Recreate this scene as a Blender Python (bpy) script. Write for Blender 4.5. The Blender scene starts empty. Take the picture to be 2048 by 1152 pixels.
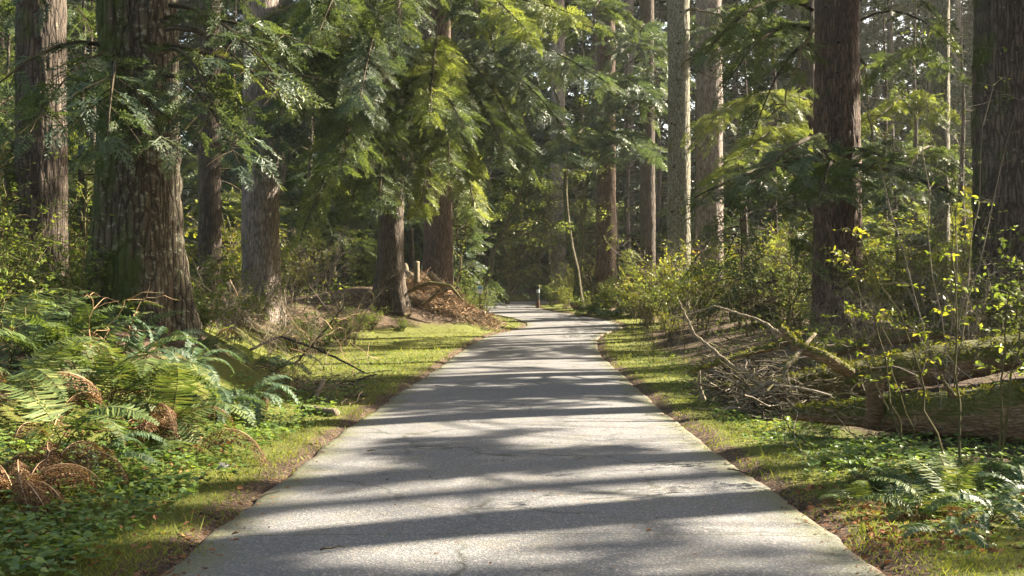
import bpy, math, random
import numpy as np
from math import radians as R, sin, cos, pi

rng = np.random.default_rng(7)
random.seed(7)
SC = bpy.context.scene
COL = SC.collection

# ------------------------------------------------------------------ camera, sky, sun, exposure
F = 2200.0; CX = 1024.0; HY = 595.0; CH = 1.3        # focal length and horizon row of the photograph, eye height
cam_d = bpy.data.cameras.new('camera'); cam = bpy.data.objects.new('camera', cam_d); COL.objects.link(cam)
cam.location = (0, 0, CH); cam.rotation_euler = (R(90), 0, 0)
cam_d.sensor_width = 36; cam_d.lens = 36 * F / 2048; cam_d.shift_y = (HY - 576) / 2048
cam_d.clip_start = 0.05; cam_d.clip_end = 1000
SC.camera = cam

SUN_AZ = 66.0; SUN_EL = 33.0                          # azimuth to the right of the view direction (+Y)
S = np.array([sin(R(SUN_AZ)) * cos(R(SUN_EL)), cos(R(SUN_AZ)) * cos(R(SUN_EL)), sin(R(SUN_EL))])
world = bpy.data.worlds.new('World'); SC.world = world; world.use_nodes = True
wn = world.node_tree; wn.nodes.clear()
sky = wn.nodes.new('ShaderNodeTexSky'); sky.sky_type = 'NISHITA'; sky.sun_disc = False
sky.sun_elevation = R(SUN_EL); sky.sun_rotation = R(SUN_AZ); sky.air_density = 1.0; sky.dust_density = 2.5
bg = wn.nodes.new('ShaderNodeBackground'); bg.inputs[1].default_value = 0.058
wo = wn.nodes.new('ShaderNodeOutputWorld')
wt = wn.nodes.new('ShaderNodeMix'); wt.data_type = 'RGBA'; wt.blend_type = 'MULTIPLY'; wt.inputs[0].default_value = 1
wn.links.new(sky.outputs[0], wt.inputs[6]); wt.inputs[7].default_value = (1.14, 1.0, .82, 1); wn.links.new(wt.outputs[2], bg.inputs[0]); wn.links.new(bg.outputs[0], wo.inputs[0])
sd = bpy.data.lights.new('sun', 'SUN'); sd.energy = 5.0; sd.angle = R(0.53); sd.color = (1.0, 0.88, 0.70)
sun = bpy.data.objects.new('sun', sd); COL.objects.link(sun)
from mathutils import Vector, Matrix
sun.rotation_euler = Vector(S).to_track_quat('Z', 'Y').to_euler()
SC.view_settings.view_transform = 'Standard'; SC.view_settings.look = 'None'
SC.view_settings.exposure = 2.95; SC.view_settings.gamma = 1.0
SC.render.engine = 'CYCLES'
cy = SC.cycles
cy.max_bounces = 7; cy.diffuse_bounces = 4; cy.glossy_bounces = 2; cy.transmission_bounces = 6; cy.transparent_max_bounces = 4
cy.volume_bounces = 0
cy.caustics_reflective = False; cy.caustics_refractive = False; cy.sample_clamp_indirect = 6
cy.use_denoising = True; cy.use_adaptive_sampling = True; cy.adaptive_threshold = 0.01
try: cy.denoising_input_passes = 'RGB_ALBEDO_NORMAL'; cy.denoising_prefilter = 'ACCURATE'; cy.denoiser = 'OPENIMAGEDENOISE'
except Exception: pass

# ------------------------------------------------------------------ terrain functions
def hermite(xs, ys):
    xs = np.array(xs, float); ys = np.array(ys, float)
    m = np.gradient(ys, xs)
    def f(x):
        x = np.clip(np.asarray(x, float), xs[0], xs[-1])
        i = np.clip(np.searchsorted(xs, x) - 1, 0, len(xs) - 2)
        h = xs[i + 1] - xs[i]; t = (x - xs[i]) / h
        return ((2*t**3 - 3*t**2 + 1) * ys[i] + (t**3 - 2*t**2 + t) * h * m[i]
                + (-2*t**3 + 3*t**2) * ys[i + 1] + (t**3 - t**2) * h * m[i + 1])
    return f
road_x = hermite([-30, 0, 5, 10, 21, 28.7, 35, 40, 44, 48, 53, 58, 62, 66, 71, 80, 110],
                 [-.3, .05, .07, .04, .27, .50, 1.10, 2.25, 1.95, .55, -.6, .2, 2.1, 5.0, 9.5, 19, 52])
road_z = hermite([-30, 0, 10, 15, 28, 35, 40, 44, 48, 53, 58, 62, 66, 80, 200],
                 [0, 0, -.04, -.06, -.05, .11, .26, .43, .63, .84, 1.0, 1.09, 1.2, 1.6, 3.2])
HALF = 1.75
def sm(a, b, x):
    t = np.clip((x - a) / (b - a), 0, 1); return t * t * (3 - 2 * t)
def gnoise(x, y, s):
    return (np.sin(x*1.3*s + 1.7) * np.cos(y*1.1*s - .6) + .5*np.sin(x*2.9*s - y*2.3*s + .4) + .25*np.cos(x*5.3*s + y*4.7*s)) / 1.75
MOUNDS = [(-4.3, 36.6, 2.3, 1.7, .62), (-2.6, 38.5, 1.9, 2.0, .42), (-5.2, 14.2, 1.6, 1.6, .18), (6.6, 22, 2.2, 2.0, .15)]
def road_side(x, y):
    slope = (road_x(y + .2) - road_x(y - .2)) / .4
    return (x - road_x(y)) / np.sqrt(1 + slope**2)      # signed distance from the centre line
def G(x, y):
    x = np.asarray(x, float); y = np.asarray(y, float)
    d = road_side(x, y); e = np.abs(d) - HALF
    z = road_z(y)
    bl = np.interp(y, [0, 6, 10, 15, 20, 30, 40, 60, 90], [.15, .42, .8, .95, 1.0, 1.05, .9, .5, .5])
    st = np.interp(y, [0, 8, 14, 19, 24, 31, 35, 40], [.5, .6, .8, 1.8, 3.2, 3.6, 2.2, .8])
    wd = np.interp(y, [0, 10, 16, 24, 34, 40], [2.6, 2.2, 2.4, 3.2, 3.6, 3.0])
    br = np.interp(y, [0, 6, 12, 20, 30, 40, 60], [.1, .15, .35, .6, .6, .4, .3])
    left = bl * sm(0, 1, (e - st) / wd); right = br * sm(.7, 5.0, e)
    z = z + np.where(d < 0, left, right)
    z = z + 9 * sm(88, 150, np.abs(y) + .25 * np.abs(x))
    z = z + sm(.3, 1.4, e) * gnoise(x, y, 1.0) * .05 + sm(2, 8, e) * gnoise(x, y, .22) * .14
    for mx, my, rx, ry, h in MOUNDS:
        z = z + sm(.1, .9, e) * h * np.exp(-((x - mx) / rx)**2 - ((y - my) / ry)**2)
    inside = sm(.10, -.12, e)
    return z + .018 * sm(0, .25, e) - .05 * inside
def SURF(x, y):
    e = np.abs(road_side(x, y)) - HALF; u = np.clip(1 + e / HALF, 0, 1)
    return np.where(e < 0, np.maximum(G(x, y), road_z(y) + .02 * (1 - u * u) - .02 * sm(-.06, 0, e)), G(x, y))
def g1(x, y): return float(G(x, y))
def W(px, py, d): return np.array([(px - CX) / F * d, d, CH - (py - HY) / F * d])
def on_ground(px, py, dmax=120):
    ys = np.linspace(3, dmax, 2400); xs = (px - CX) / F * ys
    row = HY + (CH - G(xs, ys)) * F / ys
    k = np.argmax(row <= py); return np.array([xs[k], ys[k], G(xs[k], ys[k])])

# ------------------------------------------------------------------ where the canopy is open and lets the sun in
LIT = []   # ground patches: centre x, y, z, half x, half y
for px, py, hw, hh in [(770,1122,150,8),(965,1052,200,6),(1230,1030,80,3),(1400,948,165,17),(1190,888,150,12),(800,866,150,14),
    (1060,852,260,8),(1290,865,110,10),(560,1030,70,14),(950,780,80,4),(1000,733,130,6),(1150,741,50,2),(1060,702,170,3),(1060,690,160,3),
    (1080,672,140,3),(1110,655,130,4),(1650,1078,110,16),(1540,1000,60,8),(600,850,140,40),(1500,870,140,32),(1420,800,90,12),(1560,985,100,20),
    (760,718,110,14),(690,745,60,10),(880,700,60,8),(960,672,70,5),(1240,690,50,10),(1300,720,30,6),(480,990,80,16),(380,1080,60,12),
    (1120,620,90,4),(1000,640,50,4),(1240,655,60,4),(1030,609,60,4),(1680,1010,60,12)]:
    p = on_ground(px, py); q = on_ground(px, py + hh); q2 = on_ground(px, max(py - hh, 603))
    rx_, ry_ = hw / F * p[1], max(.16, abs(q2[1] - q[1]) / 2)
    for k in range(5):                                # each opening in the canopy is ragged: several small holes
        f = (k - 2) / 2.3 + rng.normal(0, .08); LIT.append((p[0] + f * rx_, p[1] + rng.normal(0, .5) * ry_ + f * rx_ * .25, p[2], rx_ * rng.uniform(.16, .34), ry_ * rng.uniform(.5, 1.0)))
BEAM = []  # shafts of sun in the air: a point and a radius
for px, py, d, r in [(1080,70,24,.9),(1000,90,24,.7),(1150,110,24,.7),(920,420,25,.9),(870,250,25,.6),(600,490,24,.6),(540,180,12.5,.45),(450,290,12.3,.4),
    (1440,240,36,1.4),(1500,330,34,1.2),(1560,520,24,.7),(1780,280,42,2.0),(1850,220,44,1.6),(640,110,30,1.0),(300,740,10.5,.8),(420,800,9.5,.6),
    (180,640,11,.4),(130,700,10,.5),(1290,430,42,2.2),(1330,520,38,2.2),(1270,600,38,1.6),(1380,480,36,1.6),(950,610,38,1.4),(1150,480,48,1.6),(1250,180,60,3),
    (480,380,40,2),(700,380,40,1.5),(380,350,60,4),(150,330,45,3),(1720,520,8,.35),(1780,400,8.5,.4),(1900,800,9.2,.4),(1850,880,8,.4),(1650,700,13,.5),
    (1900,120,60,5),(1000,250,70,5),(1120,300,60,4),(720,250,60,4),(1650,250,60,4),(1500,100,70,6),(800,120,60,4),(250,200,60,5),(60,180,50,4),(1740,420,36,2.2),(1600,640,18,.7),(60,680,10,.5),(250,800,9,.4),(380,690,12,.5),(80,820,7.5,.4),(450,850,8.5,.5),(1620,880,8.8,.5),(1750,850,8.6,.4),(1480,600,33,1.5),(1420,560,36,1.8),(1250,520,48,2.),(1190,430,50,1.5),(1330,350,52,3),(1100,560,53,1.5),(250,400,14,.35),(880,600,37.5,1.0),(520,450,31,.8),(590,600,24,1.0),(680,560,30,1.5),(820,480,45,2.5),(1680,300,22,.35),(1360,250,41,.5),(560,300,40,2.5),(1560,400,45,3)]:
    BEAM.append((W(px, py, d), r * 1.45))
for px, py, d in [(1650,760,13),(1780,735,13),(1880,715,13),(1990,690,13),(1680,810,10.3),(1800,795,9.8),(1900,790,9.4),(2010,775,9),(1560,700,12.5),(1450,730,12.5),(1850,950,7),(960,579,42),(1000,450,70),(1050,350,80),(1080,480,80),(1020,540,84),(980,560,64),(1060,540,72),(1120,500,66),(1040,400,74),(1080,580,66),(960,520,52),(1030,608,58),(1060,613,54)]: BEAM.append((W(px, py, d), .5 if d < 20 else 1.6))
def opened(P, pad=.36):
    """True where a spray at P would shade one of the open places."""
    P = np.asarray(P); m = np.zeros(len(P), bool)
    for x0, y0, z0, rx, ry in LIT:
        t = (P[:, 2] - z0) / S[2]
        gx = P[:, 0] - S[0] * t; gy = P[:, 1] - S[1] * t
        dx = gx - x0; dy = gy - y0 + dx * (-S[1] / S[0]) * .0
        m |= ((dx / (rx + pad * .8))**2 + (dy / (ry + pad * .72))**2 < 1) & (t > 1.5)
    for T, r in BEAM:
        v = P - T; t = v @ S
        q = v - t[:, None] * S
        m |= (np.einsum('ij,ij->i', q, q) < (r + pad)**2) & (t > 1.2)
    return m

# ------------------------------------------------------------------ mesh helpers
class Soup:
    """Loose quads with a random value and a material slot for each."""
    def __init__(s): s.q = []; s.r = []; s.m = []
    def add(s, Q, r=None, mi=0):
        Q = np.asarray(Q, float).reshape(-1, 4, 3)
        if not len(Q): return
        s.q.append(Q); s.r.append(rng.random(len(Q)) if r is None else np.broadcast_to(np.asarray(r, float), (len(Q),)))
        s.m.append(np.full(len(Q), mi, np.int32))
    def mesh(s, name, mats, smooth=False):
        Q = np.concatenate(s.q); n = len(Q)
        me = bpy.data.meshes.new(name)
        me.vertices.add(n * 4); me.vertices.foreach_set('co', Q.reshape(-1).astype(np.float32))
        me.loops.add(n * 4); me.loops.foreach_set('vertex_index', np.arange(n * 4, dtype=np.int32))
        me.polygons.add(n); me.polygons.foreach_set('loop_start', np.arange(0, n * 4, 4, dtype=np.int32))
        me.polygons.foreach_set('material_index', np.concatenate(s.m))
        a = me.attributes.new('rnd', 'FLOAT', 'FACE'); a.data.foreach_set('value', np.concatenate(s.r).astype(np.float32))
        for m in mats: me.materials.append(m)
        me.update(calc_edges=True)
        return me
def grid_mesh(name, V, mat, closed_u=False, attrs=None, smooth=True):
    """V: (rows, cols, 3)."""
    nr, nc = V.shape[:2]
    me = bpy.data.meshes.new(name)
    me.vertices.add(nr * nc); me.vertices.foreach_set('co', V.reshape(-1).astype(np.float32))
    cols = nc if closed_u else nc - 1
    i = np.arange(nr - 1)[:, None]; j = np.arange(cols)[None, :]
    a = i * nc + j; b = i * nc + (j + 1) % nc; c = (i + 1) * nc + (j + 1) % nc; d = (i + 1) * nc + j
    L = np.stack([a + 0*j, b + 0*i, c + 0*i, d + 0*j], -1).reshape(-1).astype(np.int32); n = len(L) // 4
    me.loops.add(n * 4); me.loops.foreach_set('vertex_index', L)
    me.polygons.add(n); me.polygons.foreach_set('loop_start', np.arange(0, n * 4, 4, dtype=np.int32))
    me.polygons.foreach_set('use_smooth', np.full(n, smooth))
    if attrs:
        for k, v in attrs.items():
            at = me.attributes.new(k, 'FLOAT', 'POINT'); at.data.foreach_set('value', v.reshape(-1).astype(np.float32))
    me.materials.append(mat); me.update(calc_edges=True)
    return me
def link(name, me, parent=None, loc=None):
    o = bpy.data.objects.new(name, me); COL.objects.link(o)
    if parent is not None: o.parent = parent
    if loc is not None: o.location = loc
    return o
def thing(name, label, cat, loc=(0, 0, 0), group=None):
    o = bpy.data.objects.new(name, None); COL.objects.link(o); o.location = loc; o.empty_display_size = .2
    o['label'] = label; o['category'] = cat
    if group: o['group'] = group
    return o
def tag(o, label=None, cat=None, group=None, kind=None):
    if label: o['label'] = label
    if cat: o['category'] = cat
    if group: o['group'] = group
    if kind: o['kind'] = kind
    return o
def norm(v): return v / (np.linalg.norm(v, axis=-1, keepdims=True) + 1e-9)
def tubeq(P, r, sides=4):
    """Quads of a tube along points P with radii r."""
    P = np.asarray(P, float); r = np.broadcast_to(np.asarray(r, float), (len(P),))
    T = norm(np.gradient(P, axis=0)); up = np.array([.13, .21, .97])
    A = norm(np.cross(T, up)); B = np.cross(T, A)
    th = np.arange(sides) * 2 * pi / sides
    ring = P[:, None] + r[:, None, None] * (np.cos(th)[None, :, None] * A[:, None] + np.sin(th)[None, :, None] * B[:, None])
    nx = np.roll(ring, -1, axis=1)
    return np.stack([ring[:-1], nx[:-1], nx[1:], ring[1:]], 2).reshape(-1, 4, 3)
def curve(p0, p1, sag=0., n=6, wob=0.):
    p0 = np.asarray(p0, float); p1 = np.asarray(p1, float); t = np.linspace(0, 1, n)[:, None]
    P = p0 + (p1 - p0) * t; P[:, 2] += sag * 4 * (t * (1 - t))[:, 0]
    if wob:
        P[1:-1] += rng.normal(0, wob, (n - 2, 3))
    return P
def frames(f, u):
    f = norm(f); s = norm(np.cross(u, f)); u2 = np.cross(f, s)
    return np.stack([f, s, u2], 2)      # columns: forward, side, up
def place(T, pos, Rm, sc):
    """template quads T (n,4,3) put at k places."""
    Q = np.einsum('kij,nqj->knqi', Rm * np.asarray(sc)[:, None, None], T) + pos[:, None, None, :]
    return Q.reshape(-1, 4, 3)

# ------------------------------------------------------------------ materials
def mat(name):
    m = bpy.data.materials.new(name); m.use_nodes = True; t = m.node_tree; t.nodes.clear()
    return m, t, t.nodes, t.links
def N(nt, k, **kw):
    n = nt.nodes.new('ShaderNode' + k)
    for a, b in kw.items(): setattr(n, a, b)
    return n
def noise(nt, vec, scale, detail=4, rough=.55, dist=0):
    n = N(nt, 'TexNoise'); n.inputs['Scale'].default_value = scale; n.inputs['Detail'].default_value = detail
    n.inputs['Roughness'].default_value = rough; n.inputs['Distortion'].default_value = dist
    if vec: nt.links.new(vec, n.inputs['Vector'])
    return n.outputs['Fac']
def ramp(nt, fac, stops, interp='LINEAR'):
    r = N(nt, 'ValToRGB'); r.color_ramp.interpolation = interp; e = r.color_ramp.elements
    while len(e) < len(stops): e.new(.5)
    for el, (p, c) in zip(e, stops):
        el.position = p; el.color = (c, c, c, 1) if isinstance(c, (int, float)) else (*c, 1)
    nt.links.new(fac, r.inputs[0]); return r.outputs[0]
def mix(nt, f, a, b, mode='MIX'):
    m = N(nt, 'Mix', data_type='RGBA', blend_type=mode)
    for s, v in ((0, f), (6, a), (7, b)):
        if hasattr(v, 'is_linked'): nt.links.new(v, m.inputs[s])
        elif isinstance(v, tuple): m.inputs[s].default_value = (*v, 1)
        else: m.inputs[s].default_value = v
    return m.outputs[2]
def mth(nt, op, a, b=0., c=None):
    m = N(nt, 'Math', operation=op)
    for i, v in enumerate((a, b, c)):
        if v is None: continue
        if hasattr(v, 'is_linked'): nt.links.new(v, m.inputs[i])
        else: m.inputs[i].default_value = v
    return m.outputs[0]
def bump(nt, h, dist, strength=1.):
    b = N(nt, 'Bump'); b.inputs['Strength'].default_value = strength; b.inputs['Distance'].default_value = dist
    nt.links.new(h, b.inputs['Height']); return b.outputs[0]
def out(nt, sh):
    o = N(nt, 'OutputMaterial'); nt.links.new(sh, o.inputs[0])
def pbr(nt, col, rough=.8, spec=.3, nrm=None):
    p = N(nt, 'BsdfPrincipled')
    if hasattr(col, 'is_linked'): nt.links.new(col, p.inputs['Base Color'])
    else: p.inputs['Base Color'].default_value = (*col, 1)
    if hasattr(rough, 'is_linked'): nt.links.new(rough, p.inputs['Roughness'])
    else: p.inputs['Roughness'].default_value = rough
    p.inputs['Specular IOR Level'].default_value = spec
    if nrm: nt.links.new(nrm, p.inputs['Normal'])
    return p.outputs[0]
def leaf_mat(name, stops, trans=.45, rough=.45, spec=.5, tcol=1.6, patch=.0, patchcol=(.2, .1, .02)):
    m, nt, nd, lk = mat(name)
    a = N(nt, 'Attribute', attribute_name='rnd').outputs['Fac']
    geo = N(nt, 'NewGeometry').outputs['Position']
    n = noise(nt, geo, 1.1, 3)
    f = mth(nt, 'ADD', mth(nt, 'MULTIPLY', a, .6), mth(nt, 'MULTIPLY', mth(nt, 'SUBTRACT', n, .3), .9))
    c = ramp(nt, f, stops)
    if patch:
        c = mix(nt, ramp(nt, noise(nt, geo, 3.3, 2), [(patch, 0.), (patch + .06, 1.)]), c, patchcol)
    p = pbr(nt, c, rough + .08, spec * .6)
    tr = N(nt, 'BsdfTranslucent')
    tc = mix(nt, 1., c, (tcol, tcol * .95, tcol * .45), 'MULTIPLY'); lk.new(tc, tr.inputs[0])
    rough, spec = rough, spec
    ms = N(nt, 'MixShader'); ms.inputs[0].default_value = trans
    lk.new(p, ms.inputs[1]); lk.new(tr.outputs[0], ms.inputs[2]); out(nt, ms.outputs[0])
    return m
def bark_mat(name, furrow, ridge, ridge2, moss=.5, mosscol=(.05, .065, .012), lichen=.66, lichencol=(.27, .28, .20), scale=1., bd=.03, updir=False, stretch=(1, 1, .17)):
    if not updir: furrow, ridge, ridge2 = [tuple(v * 1.12 for v in c_) for c_ in (furrow, ridge, ridge2)]
    m, nt, nd, lk = mat(name)
    tc = N(nt, 'TexCoord').outputs['Object']; oi = N(nt, 'ObjectInfo').outputs['Random']
    off = N(nt, 'CombineXYZ'); lk.new(mth(nt, 'MULTIPLY', oi, 37.), off.inputs[0]); lk.new(mth(nt, 'MULTIPLY', oi, 91.), off.inputs[2])
    add = N(nt, 'VectorMath', operation='ADD'); lk.new(tc, add.inputs[0]); lk.new(off.outputs[0], add.inputs[1]); P = add.outputs[0]
    mp = N(nt, 'Mapping'); mp.inputs['Scale'].default_value = stretch; lk.new(P, mp.inputs[0])
    warp = N(nt, 'TexNoise'); warp.inputs['Scale'].default_value = 6 * scale; lk.new(mp.outputs[0], warp.inputs['Vector'])
    wm = N(nt, 'VectorMath', operation='MULTIPLY_ADD'); lk.new(warp.outputs['Color'], wm.inputs[0]); wm.inputs[1].default_value = (.09, .09, .09); lk.new(mp.outputs[0], wm.inputs[2])
    v = N(nt, 'TexVoronoi', feature='DISTANCE_TO_EDGE'); v.inputs['Scale'].default_value = 15 * scale; lk.new(wm.outputs[0], v.inputs['Vector'])
    edge = ramp(nt, v.outputs['Distance'], [(0, 0.), (.09, .55), (.3, 1.)])
    fine = noise(nt, P, 38 * scale, 6, .7)
    a = N(nt, 'Attribute', attribute_name='rid').outputs['Fac']
    h = mth(nt, 'ADD', mth(nt, 'MULTIPLY', edge, .7), mth(nt, 'MULTIPLY', fine, .5))
    col = mix(nt, noise(nt, P, 2.2, 4), ridge, ridge2)
    col = mix(nt, mth(nt, 'MULTIPLY', edge, ramp(nt, a, [(.1, .25), (.6, 1.)])), furrow, col)
    col = mix(nt, ramp(nt, fine, [(.35, .0), (.7, .45)]), col, ridge2)
    lv = noise(nt, P, 13, 5, .65)
    col = mix(nt, mth(nt, 'MULTIPLY', ramp(nt, lv, [(lichen - .06, 0.), (lichen, .7)]), edge), col, lichencol)
    sep = N(nt, 'SeparateXYZ'); lk.new(N(nt, 'NewGeometry').outputs['Normal'], sep.inputs[0])
    side = mth(nt, 'MULTIPLY', sep.outputs[2 if updir else 0], .35 if updir else -.2)
    mf = mth(nt, 'ADD', mth(nt, 'ADD', noise(nt, P, 1.6, 5, .65), side), mth(nt, 'MULTIPLY', fine, .25))
    col = mix(nt, ramp(nt, mf, [(1.02 - moss * .55, 0.), (1.2 - moss * .55, .85)]), col, mosscol)
    out(nt, pbr(nt, col, .9, .2, bump(nt, h, bd)))
    return m
M = {}
M['needle_dark'] = leaf_mat('dark conifer needles', [(0, (.028, .042, .02)), (.45, (.052, .078, .032)), (.8, (.10, .13, .045)), (1, (.19, .20, .08))], .4, .42, .45)
M['needle_blue'] = leaf_mat('blue green conifer needles', [(0, (.03, .05, .032)), (.5, (.058, .088, .052)), (1, (.14, .16, .085))], .36, .42, .5)
M['needle_sunlit'] = leaf_mat('sunlit conifer needles', [(0, (.06, .09, .028)), (.5, (.13, .165, .05)), (1, (.27, .29, .10))], .42, .45, .45)  # paler needle copy for sunlit and backlit foliage: sunlight put into the colour
M['shade'] = leaf_mat('canopy needles', [(0, (.03, .045, .02)), (1, (.08, .11, .03))], .2, .6, .2)
M['leaf_yellow'] = leaf_mat('yellow green broad leaves', [(0, (.07, .11, .02)), (.5, (.15, .18, .03)), (.85, (.28, .25, .04)), (1, (.38, .19, .03))], .45, .4, .5)
M['leaf_green'] = leaf_mat('green broad leaves', [(0, (.045, .08, .025)), (.5, (.10, .14, .035)), (1, (.22, .24, .06))], .45, .38, .5)
M['herb'] = leaf_mat('low herb leaves', [(0, (.05, .095, .03)), (.5, (.10, .165, .045)), (1, (.22, .27, .07))], .4, .35, .55)
M['grass'] = leaf_mat('short grass', [(0, (.055, .075, .018)), (.5, (.12, .15, .03)), (1, (.27, .26, .07))], .4, .5, .3)
M['fern'] = leaf_mat('fern green', [(0, (.035, .062, .022)), (.55, (.078, .115, .036)), (.9, (.17, .19, .06)), (1, (.26, .17, .06))], .34, .5, .3, 1.35)
M['fern_blue'] = leaf_mat('sword fern green', [(0, (.03, .062, .035)), (.6, (.062, .105, .055)), (1, (.14, .19, .09))], .3, .45, .4, 1.3)
M['fern_dead'] = leaf_mat('dead bracken', [(0, (.035, .02, .012)), (.5, (.095, .052, .028)), (1, (.23, .15, .08))], .3, .7, .2)
M['litter'] = leaf_mat('fallen leaves', [(0, (.05, .025, .015)), (.5, (.13, .06, .03)), (.8, (.25, .12, .06)), (1, (.5, .2, .05))], .1, .8, .2)
M['dry'] = leaf_mat('dry twigs', [(0, (.13, .08, .045)), (.5, (.32, .21, .12)), (1, (.55, .42, .28))], .08, .8, .2)
M['twig_grey'] = leaf_mat('grey twigs', [(0, (.05, .04, .028)), (.5, (.14, .115, .085)), (1, (.34, .3, .24))], .02, .8, .2)
M['twig_dark'] = leaf_mat('dark conifer twigs', [(0, (.02, .016, .01)), (.6, (.05, .04, .025)), (1, (.1, .085, .05))], .02, .85, .2)
M['twig_moss'] = leaf_mat('mossy stems', [(0, (.04, .035, .018)), (.5, (.08, .07, .03)), (1, (.15, .14, .06))], .02, .85, .2)
M['moss_tuft'] = leaf_mat('moss tufts', [(0, (.04, .045, .01)), (.5, (.09, .10, .018)), (1, (.21, .20, .045))], .3, .8, .1)
M['bark_big'] = bark_mat('furrowed mossy bark', (.012, .009, .006), (.070, .052, .035), (.105, .088, .062), .85, lichen=.6, scale=.8, bd=.05)
M['bark_red'] = bark_mat('red brown fir bark', (.02, .013, .01), (.135, .09, .062), (.115, .085, .065), .34, lichen=.7, scale=1.3)
M['bark_grey'] = bark_mat('grey fir bark', (.04, .03, .025), (.2, .165, .14), (.27, .23, .2), .3, lichen=.68, scale=1.1)
M['bark_lichen'] = bark_mat('lichened bark', (.035, .03, .02), (.13, .11, .085), (.18, .165, .13), .35, mosscol=(.09, .095, .03), lichen=.5, scale=1.2)
M['bark_mossy'] = bark_mat('mossy stem bark', (.02, .018, .008), (.07, .06, .03), (.10, .09, .05), .8, lichen=.62)
M['bark_dark'] = bark_mat('dark wet bark', (.012, .009, .007), (.07, .05, .04), (.11, .09, .07), .5, lichen=.68, scale=1.)
M['bark_log'] = bark_mat('rotting log bark', (.085, .05, .03), (.15, .085, .05), (.26, .17, .10), .85, mosscol=(.06, .07, .014), lichen=.66, scale=2.2, updir=True, stretch=(.2, .3, 1.1), bd=.015)

def asphalt():
    m, nt, nd, lk = mat('worn asphalt')
    P = N(nt, 'NewGeometry').outputs['Position']
    e = N(nt, 'Attribute', attribute_name='edge').outputs['Fac']      # metres in from the edge
    big = noise(nt, P, .9, 4); agg = N(nt, 'TexVoronoi'); agg.inputs['Scale'].default_value = 95; lk.new(P, agg.inputs['Vector'])
    fine = noise(nt, P, 160, 3, .8)
    c = mix(nt, big, (.088, .094, .104), (.126, .127, .131))
    sp = N(nt, 'SeparateColor'); lk.new(agg.outputs['Color'], sp.inputs[0])
    c = mix(nt, ramp(nt, sp.outputs[0], [(.0, .55), (.2, .2), (.6, 0.)]), c, (.045, .045, .05))
    c = mix(nt, ramp(nt, sp.outputs[1], [(.72, 0.), (.9, .6)]), c, (.33, .30, .27))
    c = mix(nt, ramp(nt, fine, [(.58, 0.), (.7, .6)]), c, (.26, .235, .2))
    # faint lengthwise wear and a brown dusting of needles
    c = mix(nt, ramp(nt, noise(nt, P, 2.7, 5, .7), [(.5, 0.), (.72, .35)]), c, (.14, .115, .075))
    mossn = noise(nt, P, 2.4, 6, .7); mossf = noise(nt, P, 30, 4, .7)
    mf = mth(nt, 'SUBTRACT', mth(nt, 'ADD', mth(nt, 'MULTIPLY', mossn, 1.15), mth(nt, 'MULTIPLY', mossf, .55)), mth(nt, 'MULTIPLY', e, 1.35))
    c = mix(nt, ramp(nt, mf, [(.42, 0.), (.85, .7)]), c, (.085, .092, .022))
    # brown litter right against the edge
    lf = mth(nt, 'SUBTRACT', mth(nt, 'ADD', mth(nt, 'MULTIPLY', noise(nt, P, 7, 5, .7), .6), mth(nt, 'MULTIPLY', mossf, .3)), mth(nt, 'MULTIPLY', e, 4.))
    c = mix(nt, ramp(nt, lf, [(.25, 0.), (.4, .9)]), c, (.12, .07, .045))
    c = mix(nt, ramp(nt, mth(nt, 'MULTIPLY', noise(nt, P, .8, 6, .75), noise(nt, P, 12, 5, .8)), [(.27, 0.), (.42, .5)]), c, (.10, .105, .05))
    c = mix(nt, ramp(nt, noise(nt, P, .55, 6, .75, 1.2), [(.5, 0.), (.66, .35)]), c, (.07, .07, .072))
    ck = N(nt, 'TexVoronoi', feature='DISTANCE_TO_EDGE'); ck.inputs['Scale'].default_value = .42; cw = N(nt, 'TexNoise'); cw.inputs['Scale'].default_value = 2.2; cw.inputs['Detail'].default_value = 6; lk.new(P, cw.inputs['Vector'])
    ca = N(nt, 'VectorMath', operation='MULTIPLY_ADD'); lk.new(cw.outputs['Color'], ca.inputs[0]); ca.inputs[1].default_value = (.7, .7, .7); lk.new(P, ca.inputs[2]); lk.new(ca.outputs[0], ck.inputs['Vector'])
    c = mix(nt, mth(nt, 'MULTIPLY', ramp(nt, ck.outputs['Distance'], [(0, .85), (.013, 0.)]), ramp(nt, noise(nt, P, .35, 2), [(.42, 0.), (.52, 1.)])), c, (.03, .032, .02))
    # joint across the path
    sx = N(nt, 'SeparateXYZ'); lk.new(P, sx.inputs[0])
    jy = mth(nt, 'ABSOLUTE', mth(nt, 'SUBTRACT', mth(nt, 'ADD', sx.outputs[1], mth(nt, 'MULTIPLY', noise(nt, P, 1.5, 4), .10)), 6.13))
    c = mix(nt, ramp(nt, jy, [(.0, .8), (.014, 0.)]), c, (.04, .05, .02))
    h = mth(nt, 'ADD', mth(nt, 'MULTIPLY', agg.outputs['Distance'], .6), mth(nt, 'MULTIPLY', fine, .5))
    out(nt, pbr(nt, c, .72, .35, bump(nt, h, .006)))
    return m
M['asphalt'] = asphalt()
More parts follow.
